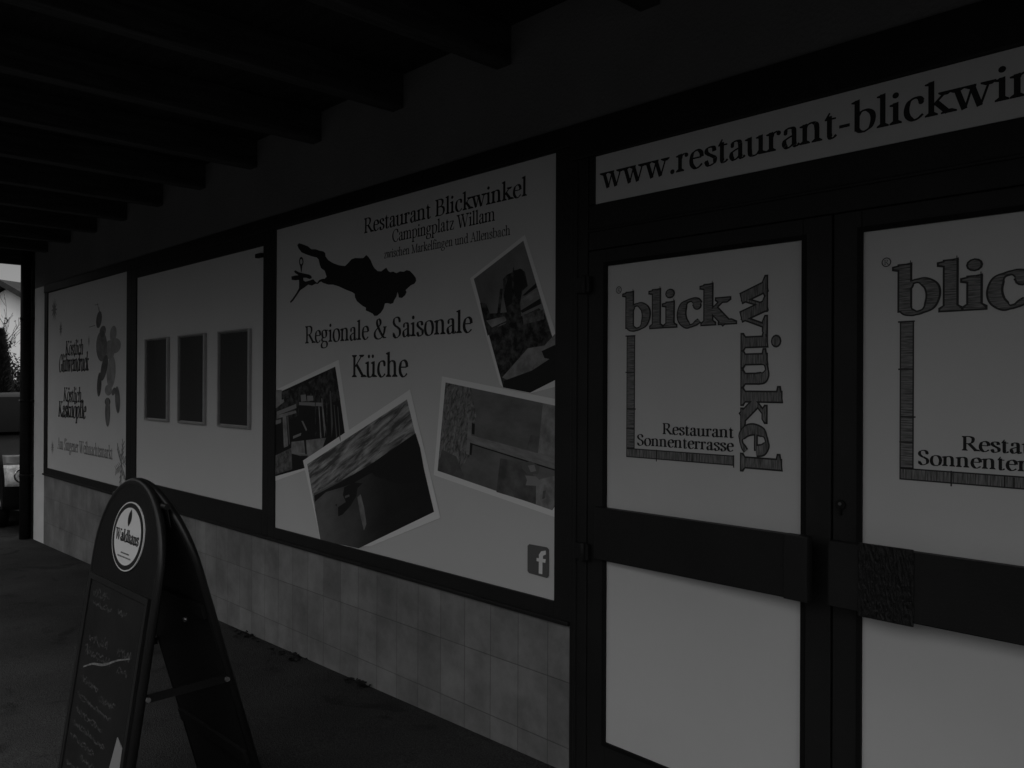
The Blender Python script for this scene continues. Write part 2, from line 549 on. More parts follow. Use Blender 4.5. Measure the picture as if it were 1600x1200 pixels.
def text(mb, s, place, x0=0, mi=0, T=.088, t=.030, grow=0.0, lift=0.0, jitter=0):
    """place(u, v, lift) maps letter units to the surface; each stroke sits a hair above the one before"""
    x, k = x0, 0
    for ch in s:
        j = random.uniform(-jitter, jitter)
        for P in glyph_pieces(ch, T, t, grow):
            mb.add([place(p[0] + x, p[1] + j, lift + (k % 40) * 2.5e-5) for p in P], [tuple(range(len(P)))], mi)
            k += 1
        x += G[ch][0]
    return x


def wall_text(mb, s, xa, xb, zb, cap, mi=0, T=.088, t=.030, y=-.0006, grow=0, span=None):
    ex = text_width(s)
    kx = (xb - xa) / (text_width(span) if span else ex)
    ky = cap / C_
    text(mb, s, lambda u, vv, d: (xa + u * kx, y - d, zb + vv * ky), mi=mi, T=T, t=t, grow=grow)


# ------------------------------------------------------------------ ground
def ground():
    mb = MB()
    xs = [-400, -150, -60, -30, -14] + [-14 + i for i in range(1, 12)] + [-2.26, 0, 4, 12, 40, 150]
    ys = [-200, -60, -20, -8, -4, -2, -1, 0, 1, 3, 8, 20, 60, 200]
    vs = [(x, y, gz(x)) for x in xs for y in ys]
    n = len(ys)
    fs = [(i * n + j, i * n + j + 1, (i + 1) * n + j + 1, (i + 1) * n + j) for i in range(len(xs) - 1) for j in range(n - 1)]
    mb.add(vs, fs)
    tag(mb.build('ground', M['asphalt']), 'dark worn asphalt of the terrace in front of the wall', 'ground', kind='structure')


ground()

# ------------------------------------------------------------------ the building: walls, tiled base, frames and doors
WIN_TOP, WIN_BOT, LINT = 2.508, .675, 2.597
XL, XR = -10.19, 4.2
b_root = thing('restaurant_building', 'long low white rendered building with dark frames and tiled base under the canopy', 'building', (-4, 0, 0))
mb = MB()
mb.box(XL, -9.776, 0, .25, -.5, LINT)                     # pier at the far end
mb.box(-.12, XR, 0, .25, -.5, LINT)                       # wall beyond the doors
mb.box(XL, XR, .25, 8, -.5, 3.5)
mb.build('wall', M['plaster'], b_root)
mb = MB()
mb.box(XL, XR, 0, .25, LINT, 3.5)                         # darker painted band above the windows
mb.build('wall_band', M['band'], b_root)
mb = MB(); mb.box(XL - .12, XR + .1, -.08, 8.1, 3.5, 3.62)
mb.build('roof', M['roof'], b_root)
mb = MB(); mb.box(-10.31, XL - .001, -.010, .28, -.5, 3.11)
mb.build('corner_board', M['frame'], b_root)
mb = MB()
mb.box(-9.776, -2.24, -.004, .25, -.4, .592)
mb.build('tiled_plinth', M['tiles'], b_root)
mb = MB()
mb.box(-9.776, -2.238, -.016, .25, WIN_TOP + .006, LINT)
mb.box(-2.238, -.12, -.016, .25, 2.452, LINT)
mb.build('lintel', M['frame'], b_root, bevel=.004)


def ring(mb, x0, x1, z0, z1, a0, a1, c0, c1, y0, y1, mi=0):
    """frame x0..x1, z0..z1 round an opening a0..a1, c0..c1"""
    mb.box(x0, a0, y0, y1, z0, z1, mi); mb.box(a1, x1, y0, y1, z0, z1, mi)
    mb.box(a0, a1, y0, y1, z0, c0, mi); mb.box(a0, a1, y0, y1, c1, z1, mi)


for x0, x1, a0, a1 in ((-9.776, -7.19, -9.660, -7.300), (-7.19, -4.78, -7.073, -4.857), (-4.78, -2.238, -4.698, -2.326)):
    w0, w1 = (.765, 2.430) if x0 == -7.19 else (WIN_BOT, WIN_TOP)
    mb = MB()
    ring(mb, x0, x1, .592, WIN_TOP + .006, a0, a1, w0, w1, -.010, .08)
    mb.box(x0, x1, -.024, -.010, .592, .610)              # drip bead along the bottom rail
    mb.box(x0 + .01, x1 - .01, .10, .12, .6, WIN_TOP)     # the closed window behind the board
    mb.build('window_frame', M['frame'], b_root, bevel=.003)

# door surround
mb = MB()
mb.box(-2.238, -2.150, -.012, .12, -.05, 2.452)
mb.box(-2.150, -.16, -.006, .12, 2.085, 2.262)
mb.box(-2.150, -.16, -.014, -.006, 2.155, 2.166)
mb.box(-2.150, -2.119, -.006, .12, 2.262, 2.452)
mb.box(-.16, -.12, -.012, .12, -.05, 2.452)
mb.box(-2.150, -.16, .05, .12, 2.262, 2.452)
mb.box(-2.215, -2.200, -.018, -.012, .0, 2.445)
mb.build('door_surround', M['frame'], b_root, bevel=.003)


def sketch_logo(mb, dx):
    """mats: 0 outline, 1 hatch across, 2 hatch down, 3 ink"""
    y = -.0010
    # blick
    word, T, t = 'blick', .138, .036
    kx = (.462) / text_width(word); ky = .140 / A_
    def pl(u, vv, d): return (-1.975 + dx + u * kx, y - d, 1.766 + vv * ky)
    text(mb, word, pl, mi=0, T=T, t=t, grow=.017)
    text(mb, word, pl, mi=1, T=T, t=t, grow=-.007, lift=.0012)
    # winkel, turned to read downwards
    word = 'winkel'
    kx = .626 / text_width(word); ky = .146 / A_
    def pl2(u, vv, d): return (-1.476 + dx + vv * ky, y - d, 1.896 - u * kx)
    text(mb, word, pl2, mi=0, T=T, t=t, grow=.017)
    text(mb, word, pl2, mi=2, T=T, t=t, grow=-.007, lift=.0012)
    # the angle: a tall bar and a long bar
    def bar(x0, x1, z0, z1, mi):
        e = .0028
        mb.box(x0 + dx - e, x1 + dx + e, y - .0003, y, z0 - e, z1 + e, 0)
        mb.box(x0 + dx + e * .4, x1 + dx - e * .4, y - .0008, y - .0004, z0 + e * .4, z1 - e * .4, mi)
    bar(-1.959, -1.925, 1.322, 1.740, 1)
    bar(-1.959, -1.505, 1.289, 1.318, 2)
    for x0, x1, z in ((-1.966, -1.922, 1.605), (-1.960, -1.917, 1.468), (-1.967, -1.920, 1.742), (-1.962, -1.922, 1.395)):
        mb.box(x0 + dx, x1 + dx, y - .0012, y - .0009, z - .0022, z + .0022, 0)
    for z0, z1, x in ((1.279, 1.322, -1.822), (1.287, 1.318, -1.690), (1.280, 1.322, -1.503), (1.288, 1.316, -1.668)):
        mb.box(x - .002 + dx, x + .002 + dx, y - .0012, y - .0009, z0, z1, 0)
    # loose pencil ticks past the corners of the letters
    acc = 0
    for ch, sx, top in (('b', .11, A_), ('l', .12, A_), ('i', .12, X_), ('c', None, 0), ('k', .11, A_)):
        if sx:
            x = -1.975 + (acc + sx + .062) * .462 / text_width('blick') + dx
            zt = 1.766 + top * .140 / A_
            mb.box(x, x + .0022, y - .0016, y - .0013, zt - .03, zt + .011, 0)
            mb.box(x - .012, x + .007, y - .0019, y - .0017, zt - .002, zt, 0)
        acc += G[ch][0]
    # registered mark
    cx, cz, r = -2.001 + dx, 1.919, .0138
    ringp = [(cx + r * math.cos(i * math.pi / 12), cz + r * math.sin(i * math.pi / 12)) for i in range(25)]
    for i in range(24):
        a, b = ringp[i], ringp[i + 1]
        q = .80
        mb.add([(a[0], y, a[1]), (b[0], y, b[1]), (cx + (b[0] - cx) * q, y, cz + (b[1] - cz) * q), (cx + (a[0] - cx) * q, y, cz + (a[1] - cz) * q)], [(0, 1, 2, 3)], 0)
    text(mb, 'R', lambda u, vv, d: (cx + (u - .30) * .022, y - d, cz + (vv - .33) * .022), mi=0)


def door(x0, x1, a0, a1, dx, label, handle):
    """one leaf: x0..x1 with panels a0..a1; dx shifts the printed logo"""
    mb = MB()
    z0, z1 = .02, 2.082
    mb.box(x0, a0, -.008, .05, z0, z1); mb.box(a1, x1, -.008, .05, z0, z1)
    for c0, c1 in ((z0, .181), (.884, 1.081), (2.019, z1)):
        mb.box(a0, a1, -.008, .05, c0, c1)
    d = tag(mb.build('door', M['frame'], b_root, bevel=.003), label)
    for c0, c1 in ((1.081, 2.019), (.181, .884)):
        mb = MB(); mb.box(a0 - .004, a1 + .004, 0, .02, c0 - .004, c1 + .004)
        mb.build('panel', M['panel'], d)
    mb = MB()                                               # thin glazing bead round each panel
    for c0, c1 in ((1.081, 2.019), (.181, .884)):
        ring(mb, a0 - .012, a1 + .012, c0 - .012, c1 + .012, a0 + .003, a1 - .003, c0 + .003, c1 - .003, -.0105, -.0005)
    mb.build('glazing_bead', M['rubber'], d)
    mb = MB(); sketch_logo(mb, dx)
    mb.build('logo', [M['outline'], M['hatch_h'], M['hatch_v']], d, recalc=False)
    mb = MB()
    wall_text(mb, 'Restaurant', -1.797 + dx, -1.503 + dx, 1.380, .040, T=.120, t=.042, y=-.001)
    wall_text(mb, 'Sonnenterrasse', -1.913 + dx, -1.503 + dx, 1.334, .040, T=.120, t=.042, y=-.001)
    mb.build('lettering', M['ink'], d, recalc=False)
    mb = MB()                                               # wide push board standing off the leaf
    e0, e1 = (a0 - .03, x1 - .028) if handle == 'right' else (x0 + .022, a1 + .03)
    p0, p1 = (.040, .098) if handle == 'right' else (.092, .092)      # how far each end stands off the leaf
    def zz(z, p): return CAM_Z - (CAM_Z - z) * (-CAM_Y - p) / -CAM_Y
    q0 = [(e0, -p0, zz(.880, p0)), (e1, -p1, zz(.880, p1)), (e1, -p1, zz(1.081, p1)), (e0, -p0, zz(1.081, p0))]
    mb.prism(q0, (0, .030, 0))
    for q in (e0 + .06, (e0 + e1) / 2, e1 - .06):
        pq = p0 + (p1 - p0) * (q - e0) / (e1 - e0)
        mb.box(q - .02, q + .02, -pq + .029, -.008, .95, 1.05)
    mb.build('push_board', M['frame'], d, bevel=.006)
    if handle == 'right':
        mb = MB(); mb.box(e1 - .078, e1 - .001, -.103, -.066, .902, 1.100)
        mb.build('board_end_cap', M['frame'], d, bevel=.003)
        for z in (1.95, .905):
            mb = MB(); mb.box(x0 - .045, x0 + .022, -.032, -.012, z - .032, z + .032)
            mb.tube([(x0 - .002, -.034, z - .036), (x0 - .002, -.034, z + .036)], .011, 10)
            mb.build('hinge', M['frame'], d, bevel=.003)
    else:
        mb = MB(); mb.box(-1.040, -.885, -.097, -.0915, .893, 1.106)
        mb.build('push_plate', M['hammered'], d, bevel=.004)
        mb = MB()
        mb.tube([(-1.13, -.016, 1.196), (-1.13, -.008, 1.196)], .015, 16)
        mb.box(-1.1335, -1.1265, -.018, -.008, 1.166, 1.196)
        mb.build('lock_cylinder', M['sign'], d)
        mb = MB(); mb.tube([(-1.13, -.0185, 1.199), (-1.13, -.0155, 1.199)], .005, 10)
        mb.build('keyhole', M['bolt'], d)
    return d


door(-2.148, -1.162, -2.058, -1.256, 0, 'left door leaf with two white panels and the whole sketched logo', 'right')
door(-1.156, -.165, -1.070, -.262, 1.001, 'right door leaf with a dark hammered push plate on its board', 'left')
mb = MB(); mb.box(-2.15, -.16, -.03, .2, -.03, .018)
mb.build('threshold', M['frame'], b_root)

# ------------------------------------------------------------------ web address sign over the doors
sg = thing('sign_board', 'long white strip sign with a web address in black over the doors', 'sign', (-1.2, .0, 2.26))
mb = MB(); mb.box(-2.119, -.162, -.0, .04, 2.264, 2.450)
mb.build('sign_panel', M['panel'], sg)
mb = MB()
wx0 = -2.086
wall_text(mb, 'www.restaurant-blickwinkel.de', wx0, wp(1331, 230)[0], 2.318, .0915, T=.106, t=.040, span='www.restaurant-')
mb.build('lettering', M['ink'], sg, recalc=False)


# ------------------------------------------------------------------ printed posters and boards
def art(mb, pts, mi, d):
    """a printed shape on a poster, given by where its corners lie on the facade"""
    mb.poly([(wp(*p)[0], -d, wp(*p)[1]) for p in pts], mi)


def clipx(pts, x_lo, x_hi, z_lo=WIN_BOT, z_hi=WIN_TOP):
    P = [wp(*p) for p in pts]
    for ax, val, keep in ((0, x_lo, 1), (0, x_hi, -1), (1, z_lo, 1), (1, z_hi, -1)):
        out = []
        for i in range(len(P)):
            a, b = P[i], P[(i + 1) % len(P)]
            ia, ib = (a[ax] - val) * keep >= 0, (b[ax] - val) * keep >= 0
            if ia: out.append(a)
            if ia != ib:
                t = (val - a[ax]) / (b[ax] - a[ax])
                out.append((a[0] + (b[0] - a[0]) * t, a[1] + (b[1] - a[1]) * t))
        P = out
    return P


big = thing('poster', 'large white poster with a black lake map, four tilted photographs and the words Regionale & Saisonale', 'poster', (-3.5, 0, .675))
BX0, BX1 = -4.698, -2.326
mb = MB(); mb.box(BX0 - .004, BX1 + .004, 0, .03, WIN_BOT - .004, WIN_TOP + .004)
mb.build('sheet', M['sheet'], big)
mb = MB()
wall_text(mb, 'Restaurant Blickwinkel', -3.738, -2.500, 2.361, .080, T=.102, t=.036)
wall_text(mb, 'Campingplatz Willam', -3.480, -2.700, 2.283, .062, T=.094, t=.036)
wall_text(mb, 'zwischen Markelfingen und Allensbach', -3.552, -2.602, 2.207, .043, T=.09, t=.036)
wall_text(mb, 'Regionale & Saisonale', -4.350, -2.850, 1.796, .101, T=.106, t=.036)
wall_text(mb, 'Küche', -3.850, -3.338, 1.596, .120, T=.106, t=.036)
mb.build('lettering', M['ink'], big, recalc=False)

LAKE = [(172,160),(190,138),(240,155),(285,172),(325,205),(370,205),(420,222),(455,228),(475,245),(480,285),(510,325),(560,355),(620,378),(690,388),(720,360),(760,315),(800,300),(850,302),(890,300),(905,285),(922,268),(945,288),(970,325),(990,375),(1010,410),(1045,442),(1085,445),(1110,425),(1140,405),(1160,440),(1180,455),(1215,448),(1250,465),(1290,445),(1330,450),(1360,432),(1395,440),(1430,475),(1460,515),(1464,550),(1445,580),(1410,595),(1380,620),(1350,650),(1360,670),(1345,705),(1310,735),(1275,730),(1268,690),(1262,670),(1250,720),(1225,760),(1215,790),(1185,800),(1150,790),(1125,795),(1110,850),(1080,895),(1040,928),(1010,930),(990,905),(950,885),(915,870),(918,840),(880,820),(820,770),(800,730),(795,690),(770,672),(700,645),(620,608),(560,590),(510,590),(450,570),(432,556),(412,565),(397,582),(370,580),(330,600),(290,590),(250,620),(205,650),(172,700),(130,762),(100,790),(92,775),(122,740),(162,680),(190,630),(192,570),(190,538),(150,542),(110,537),(108,500),(150,490),(186,488),(150,464),(135,448),(150,433),(190,455),(250,470),(300,480),(325,495),(330,520),(305,528),(270,515),(235,515),(240,545),(262,557),(300,547),(345,530),(370,558),(388,570),(410,540),(440,528),(470,525),(490,505),(480,470),(470,440),(430,410),(415,370),(405,320),(385,295),(340,285),(270,262),(220,240),(185,195)]
mb = MB()
art(mb, [(440 + x / 6.957, 360 + y / 6.957) for x, y in LAKE], 0, .0008)
ell = [(215 + 24 * math.cos(i * math.pi / 10), 340 + 52 * math.sin(i * math.pi / 10)) for i in range(20)]
for i in range(20):
    a, b = ell[i], ell[(i + 1) % 20]
    q = .55
    art(mb, [(440 + x / 6.957, 360 + y / 6.957) for x, y in (a, b, (215 + (b[0] - 215) * q, 340 + (b[1] - 340) * q), (215 + (a[0] - 215) * q, 340 + (a[1] - 340) * q))], 0, .0008)
art(mb, [(440 + x / 6.957, 360 + y / 6.957) for x, y in ((203, 380), (227, 380), (219, 452), (212, 452))], 0, .0011)
mb.build('lake_map', M['ink'], big, recalc=False)


def pic_mat(name, lo, hi, scale, stretch=(1, 1, 1), rot=0, a=.35, b=.65, dist=0):
    m = bpy.data.materials.new(name)
    m.use_nodes = True
    n, l = m.node_tree.nodes, m.node_tree.links
    p = n['Principled BSDF']
    p.inputs['Roughness'].default_value = .5; p.inputs['Specular IOR Level'].default_value = .2
    tc = n.new('ShaderNodeTexCoord')
    m1 = n.new('ShaderNodeMapping'); m1.inputs['Rotation'].default_value = (0, rot, 0)
    m2 = n.new('ShaderNodeMapping'); m2.inputs['Scale'].default_value = stretch
    l.new(tc.outputs['Object'], m1.inputs[0]); l.new(m1.outputs[0], m2.inputs[0])
    t = n.new('ShaderNodeTexNoise')
    t.inputs['Scale'].default_value = scale; t.inputs['Detail'].default_value = 8
    t.inputs['Roughness'].default_value = .62; t.inputs['Distortion'].default_value = dist
    l.new(m2.outputs[0], t.inputs['Vector'])
    r = n.new('ShaderNodeMapRange')
    r.inputs['From Min'].default_value = a; r.inputs['From Max'].default_value = b
    r.inputs['To Min'].default_value = lo; r.inputs['To Max'].default_value = hi
    l.new(t.outputs[0], r.inputs[0])
    cb = n.new('ShaderNodeCombineColor')
    for k in range(3):
        l.new(r.outputs[0], cb.inputs[k])
    l.new(cb.outputs[0], p.inputs['Base Color'])
    return m


P_SKY = pic_mat('printed evening clouds', .075, .60, 6.5, (.7, 1, 5.5), R(27), .42, .74, .4)
def pic_grad(name, lo, hi, x0, x1):
    m = pic_mat(name, .8, 1.25, 3.5, (1, 1, 2.2), R(24))
    n, l = m.node_tree.nodes, m.node_tree.links
    p = n['Principled BSDF']
    src = p.inputs['Base Color'].links[0].from_socket
    sx = n.new('ShaderNodeSeparateXYZ')
    l.new([k for k in n if k.type == 'TEX_COORD'][0].outputs['Object'], sx.inputs[0])
    r = n.new('ShaderNodeMapRange'); r.interpolation_type = 'SMOOTHSTEP'
    r.inputs['From Min'].default_value = x0; r.inputs['From Max'].default_value = x1
    r.inputs['To Min'].default_value = hi; r.inputs['To Max'].default_value = lo
    l.new(sx.outputs[0], r.inputs[0])
    cb = n.new('ShaderNodeCombineColor')
    for k in range(3):
        l.new(r.outputs[0], cb.inputs[k])
    mx = n.new('ShaderNodeMix'); mx.data_type = 'RGBA'; mx.blend_type = 'MULTIPLY'; mx.inputs['Factor'].default_value = 1
    l.new(src, mx.inputs['A']); l.new(cb.outputs[0], mx.inputs['B']); l.new(mx.outputs['Result'], p.inputs['Base Color'])
    return m


P_LAKE = pic_grad('printed evening water', .020, .135, -.75, .05)
P_GLIT = pic_mat('printed glitter', .14, .26, 9)
P_DARK = pic_mat('printed dark trees', .010, .13, 26, a=.42, b=.72)
P_GREY = pic_mat('printed grey sky', .13, .24, 2.5)
P_REED = pic_mat('printed reeds', .05, .33, 38, (1.6, 1, .8), R(-20), .35, .7, .8)
P_WATER = pic_mat('printed water', .12, .20, 5, (1, 1, 2), 0, .35, .7)
P_WOOD = pic_mat('printed planks', .19, .30, 16, (.6, 1, 3), R(-12))
P_LAWN = pic_mat('printed grass', .05, .20, 30)
P_PALE = pic_mat('printed pale ground', .16, .36, 12)
P_SHADE = pic_mat('printed shaded water', .07, .16, 9)
P_BLACK = M['ink']


def z8(*p): return [(660 + x / 3.527, 580 + y / 3.527) for x, y in p]
def z4(*p): return [(730 + x / 4.613, 360 + y / 4.613) for x, y in p]
def z5(*p): return [(425 + x / 3.873, 560 + y / 3.871) for x, y in p]


def print_photo(label, outer, inner, shapes, mats, lvl):
    mb = MB()
    mb.poly([(x, -.0010 - lvl, z) for x, z in clipx(outer, BX0, BX1)])
    pr = tag(mb.build('photo_print', M['white'], big, recalc=False), label)
    mb = MB()
    P = clipx(inner, BX0, BX1)
    mb.poly([(x, -.0014 - lvl, z) for x, z in P], 0)
    k = 0
    for pts, mi in shapes:
        Q = clipx(pts, BX0, BX1)
        if len(Q) > 2:
            mb.poly([(x, -.0016 - lvl - k * 6e-5, z) for x, z in Q], mi)
            k += 1
    mb.build('picture', mats, pr, recalc=False)


# terrace with a wooden house
random.seed(3)
sh = [(z5((15, 190), (60, 190), (75, 260), (40, 310), (15, 320)), 2),
      (z5((60, 205), (140, 178), (130, 230), (60, 250)), 1),
      (z5((15, 310), (110, 235), (185, 148), (260, 205), (400, 150), (415, 250), (20, 400)), 1),
      (z5((220, 145), (378, 52), (388, 150), (330, 185), (250, 195)), 1),
      (z5((175, 222), (206, 218), (210, 258), (178, 262)), 3), (z5((214, 226), (250, 226), (252, 255), (216, 258)), 3),
      (z5((165, 264), (310, 268), (310, 290), (165, 282)), 3),
      (z5((165, 284), (272, 292), (262, 460), (158, 440)), 0),
      (z5((30, 322), (148, 275), (150, 300), (32, 345)), 3), (z5((30, 345), (145, 315), (150, 330), (32, 365)), 2), (z5((25, 375), (55, 368), (55, 390), (25, 400)), 3),
      (z5((66, 345), (88, 345), (100, 530), (74, 540)), 2), (z5((92, 350), (100, 350), (112, 520), (104, 520)), 4),
      (z5((180, 378), (190, 378), (214, 430), (208, 440)), 3), (z5((120, 488), (265, 470), (265, 486), (120, 505)), 0),
      (z5((130, 470), (180, 450), (176, 466), (130, 486)), 3),
      (z5((120, 505), (330, 480), (300, 560), (215, 600), (120, 575)), 2), (z5((130, 568), (222, 572), (222, 582), (130, 578)), 3),
      (z5((18, 590), (120, 540), (125, 670), (18, 705)), 5), (z5((132, 590), (220, 588), (190, 655), (132, 672)), 0),
      (z5((190, 440), (204, 440), (214, 580), (204, 580)), 0)]
for x in (262, 284, 300, 330, 352, 376, 398):
    k = random.uniform(-14, 10); y0 = random.uniform(190, 300)
    sh.append((z5((x, y0), (x + random.uniform(3, 8), y0), (x + 18 + k, y0 + random.uniform(150, 230)), (x + 10 + k, 480)), random.choice((1, 2, 4, 4))))
print_photo('tilted photograph of a wooden terrace and house', z5((22, 192), (404, 8), (480, 520), (300, 640), (10, 745)),
            z5((22, 215), (384, 50), (400, 150), (450, 510), (280, 640), (10, 716)), sh, [P_BLACK, P_DARK, P_PALE, M['paleink'], M['softink'], P_LAWN], 0)
# reeds, jetty and planks
print_photo('tilted photograph of a jetty beside reeds', z8((110, 28), (800, 166), (800, 828), (64, 572)),
            z8((130, 62), (800, 204), (800, 640), (718, 766), (86, 548)),
            [(z8((130, 62), (270, 92), (300, 250), (262, 470), (180, 580), (86, 548)), 1), (z8((86, 548), (110, 430), (190, 470), (240, 600)), 4),
             (z8((667, 176), (800, 204), (800, 470), (640, 452)), 3), (z8((600, 350), (650, 360), (638, 452), (575, 430)), 4), (z8((432, 480), (560, 500), (635, 600), (628, 732), (410, 665)), 4),
             (z8((630, 600), (800, 560), (718, 766), (628, 734)), 3), (z8((255, 268), (276, 274), (266, 462), (244, 456)), 2), (z8((276, 285), (292, 290), (290, 350), (274, 345)), 5),
             (z8((266, 392), (280, 396), (274, 462), (262, 460)), 5), (z8((268, 352), (640, 452), (800, 470), (800, 560), (735, 545), (268, 394)), 2),
             (z8((268, 396), (560, 486), (735, 541), (735, 549), (560, 494), (268, 402)), 5),
             (z8((555, 505), (600, 495), (650, 525), (640, 568), (580, 565), (552, 535)), 6), (z8((585, 520), (620, 515), (630, 550), (600, 556)), 7),
             (z8((570, 574), (630, 580), (665, 618), (640, 632), (572, 628), (580, 600)), 7), (z8((668, 660), (684, 655), (678, 700), (664, 705)), 4)],
            [P_WATER, P_REED, P_WOOD, P_PALE, P_SHADE, P_BLACK, M['softink'], M['paleink']], .0012)
# tall tree by the shore
print_photo('tilted photograph of a tall tree on the shore', z4((22, 346), (418, 30), (700, 935), (700, 1110), (458, 1174), (262, 1134), (236, 1106)),
            z4((50, 350), (407, 75), (637, 835), (637, 1078), (456, 1170), (262, 1132)),
            [(z4((95, 520), (140, 525), (165, 600), (300, 590), (320, 650), (240, 680), (150, 760), (120, 640)), 1),
             (z4((140, 650), (270, 620), (290, 650), (180, 700)), 2),
             (z4((150, 720), (240, 690), (520, 560), (560, 600), (637, 835), (637, 1078), (456, 1170), (262, 1132)), 1),
             (z4((390, 500), (500, 430), (520, 470), (400, 540)), 2), (z4((385, 580), (530, 490), (535, 530), (400, 595)), 3),
             (z4((400, 470), (500, 380), (505, 410), (420, 470)), 3),
             (z4((262, 350), (290, 320), (330, 300), (335, 260), (345, 290), (385, 275), (420, 300), (440, 400), (400, 440), (385, 520), (400, 700), (380, 880), (300, 920), (265, 820), (290, 600), (265, 480)), 1),
             (z4((335, 290), (400, 280), (435, 390), (390, 440), (372, 500), (345, 470)), 3), (z4((275, 420), (300, 330), (325, 330), (330, 520), (280, 560)), 3),
             (z4((240, 420), (262, 420), (240, 610), (218, 610)), 1), (z4((400, 610), (550, 570), (560, 640), (410, 680)), 4),
             (z4((255, 1060), (440, 850), (560, 830), (637, 745), (637, 920), (560, 990), (300, 1080)), 2), (z4((540, 870), (637, 825), (637, 935), (560, 920)), 3),
             (z4((265, 1085), (470, 1010), (637, 900), (637, 1078), (456, 1170), (262, 1132)), 3)],
            [P_GREY, P_DARK, P_PALE, P_BLACK, P_LAWN], .0006)
# evening over the lake
print_photo('tilted photograph of an evening sky over a dark lake', z5((190, 618), (838, 188), (1022, 964), (600, 1135), (300, 1140), (275, 1000)),
            z5((216, 640), (820, 248), (984, 928), (528, 1148), (296, 1100)),
            [(z5((255, 815), (420, 738), (560, 670), (872, 452), (984, 928), (528, 1148), (296, 1100), (262, 870)), 1),
             (z5((258, 830), (420, 745), (600, 640), (872, 452), (900, 540), (938, 752), (760, 758), (712, 745), (690, 728), (650, 722), (620, 706), (612, 690), (590, 700), (530, 735), (500, 752), (440, 775), (330, 808), (262, 868)), 2),
             (z5((440, 780), (500, 750), (552, 755), (520, 785), (515, 830), (480, 890), (430, 945), (404, 955), (402, 900), (450, 868), (432, 826)), 2),
             (z5((445, 832), (470, 822), (474, 834), (445, 846)), 3), (z5((385, 885), (398, 880), (394, 896)), 2),
             (z5((520, 840), (540, 820), (560, 900), (575, 1000), (560, 1040), (540, 960)), 4)],
            [P_SKY, P_LAKE, P_BLACK, M['softink'], P_GLIT], .0018)
mb = MB()
q = z8((582, 962), (592, 952), (690, 970), (700, 982), (700, 1128), (690, 1140), (590, 1112), (582, 1100))
art(mb, q, 0, .0030)
for i, p in enumerate([((645, 1010), (657, 992), (683, 988), (683, 1010), (668, 1016), (666, 1036), (645, 1032)),
                       ((632, 1028), (683, 1036), (680, 1056), (632, 1046)), ((645, 1046), (665, 1050), (664, 1118), (644, 1114))]):
    art(mb, z8(*p), 1, .0032 + i * .0001)
mb.build('icon', [M['softink'], M['white']], big, recalc=False)

# ------------------------------------------------------------------ plain board with three notice frames
men = thing('wall_board', 'plain white board carrying three slim notice frames', 'board', (-5.96, 0, .675))
mb = MB(); mb.box(-7.077, -4.853, 0, .03, .761, 2.434)
mb.build('sheet', M['sheet'], men)
mb = MB(); mb.box(-4.935, -4.862, -.028, -.0, 2.358, 2.384)
mb.build('clip', M['rubber'], men, bevel=.003)


def notice(x0, x1, label):
    n = thing('notice_frame', label, 'notice frame', ((x0 + x1) / 2, 0, 1.268), 'notice frames on the white board')
    z0, z1 = 1.268, 1.917
    mb = MB()
    ring(mb, x0, x1, z0, z1, x0 + .012, x1 - .012, z0 + .014, z1 - .011, -.026, -.001)
    mb.build('frame', M['alu'], n, bevel=.004)
    mb = MB(); mb.box(x0 + .016, x1 - .016, -.008, -.002, z0 + .02, z1 - .016)
    mb.build('backing', M['slot'], n)
    return n


n0 = notice(-6.846, -6.380, 'slim empty notice frame nearest the Christmas market poster')
for dx, lab in ((.668, 'slim empty notice frame between the two others'), (1.355, 'slim empty notice frame nearest the lake map poster')):
    k = copy_tree(n0)
    k.location.x += dx
    k['label'] = lab

# ------------------------------------------------------------------ Christmas market poster
lp = thing('poster', 'pale poster for a Christmas market with script lettering and hanging ornaments', 'poster', (-8.5, 0, .675))
mb = MB(); mb.box(-9.664, -7.296, 0, .03, WIN_BOT - .004, WIN_TOP + .004)
mb.build('sheet', M['sheet'], lp)
mb = MB()


def script(s, p0, p1, cap, slant=.18, T=.14):
    (xa, za), (xb, zb) = wp(*p0), wp(*p1)
    kx, ky = (xb - xa) / text_width(s), cap / C_
    text(mb, s, lambda u, vv, d: (xa + u * kx + vv * ky * slant, -.0008 - d, za + (zb - za) * u / text_width(s) + vv * ky), T=T, t=.04)


script('Köstlich', (102, 555), (130, 554), .14)
script('Glühweindruck', (92, 581), (138, 579), .17, T=.165)
script('Köstlich', (99, 627), (127, 629), .14)
script('Käsknöpfle'.replace('ä', 'a'), (91, 651), (134, 654), .16, T=.165)
mb.build('script_lettering', M['ink'], lp, recalc=False)
mb = MB()
wall_text(mb, 'Am Singener Weihnachtsmarkt', wp(90, 711)[0], wp(176, 728)[0], .895, .115, T=.10)
mb.build('lettering', M['softink'], lp, recalc=False)
mb = MB()


def zl(*p): return [(60 + x / 4.6125, 460 + y / 4.615) for x, y in p]
def blob(cx, cy, rx_, ry_, mi, d, tilt=0, n=18):
    art(mb, zl(*[(cx + rx_ * math.cos(i * 2 * math.pi / n) * math.cos(tilt) - ry_ * math.sin(i * 2 * math.pi / n) * math.sin(tilt),
                  cy + rx_ * math.cos(i * 2 * math.pi / n) * math.sin(tilt) + ry_ * math.sin(i * 2 * math.pi / n) * math.cos(tilt)) for i in range(n)]), mi, d)


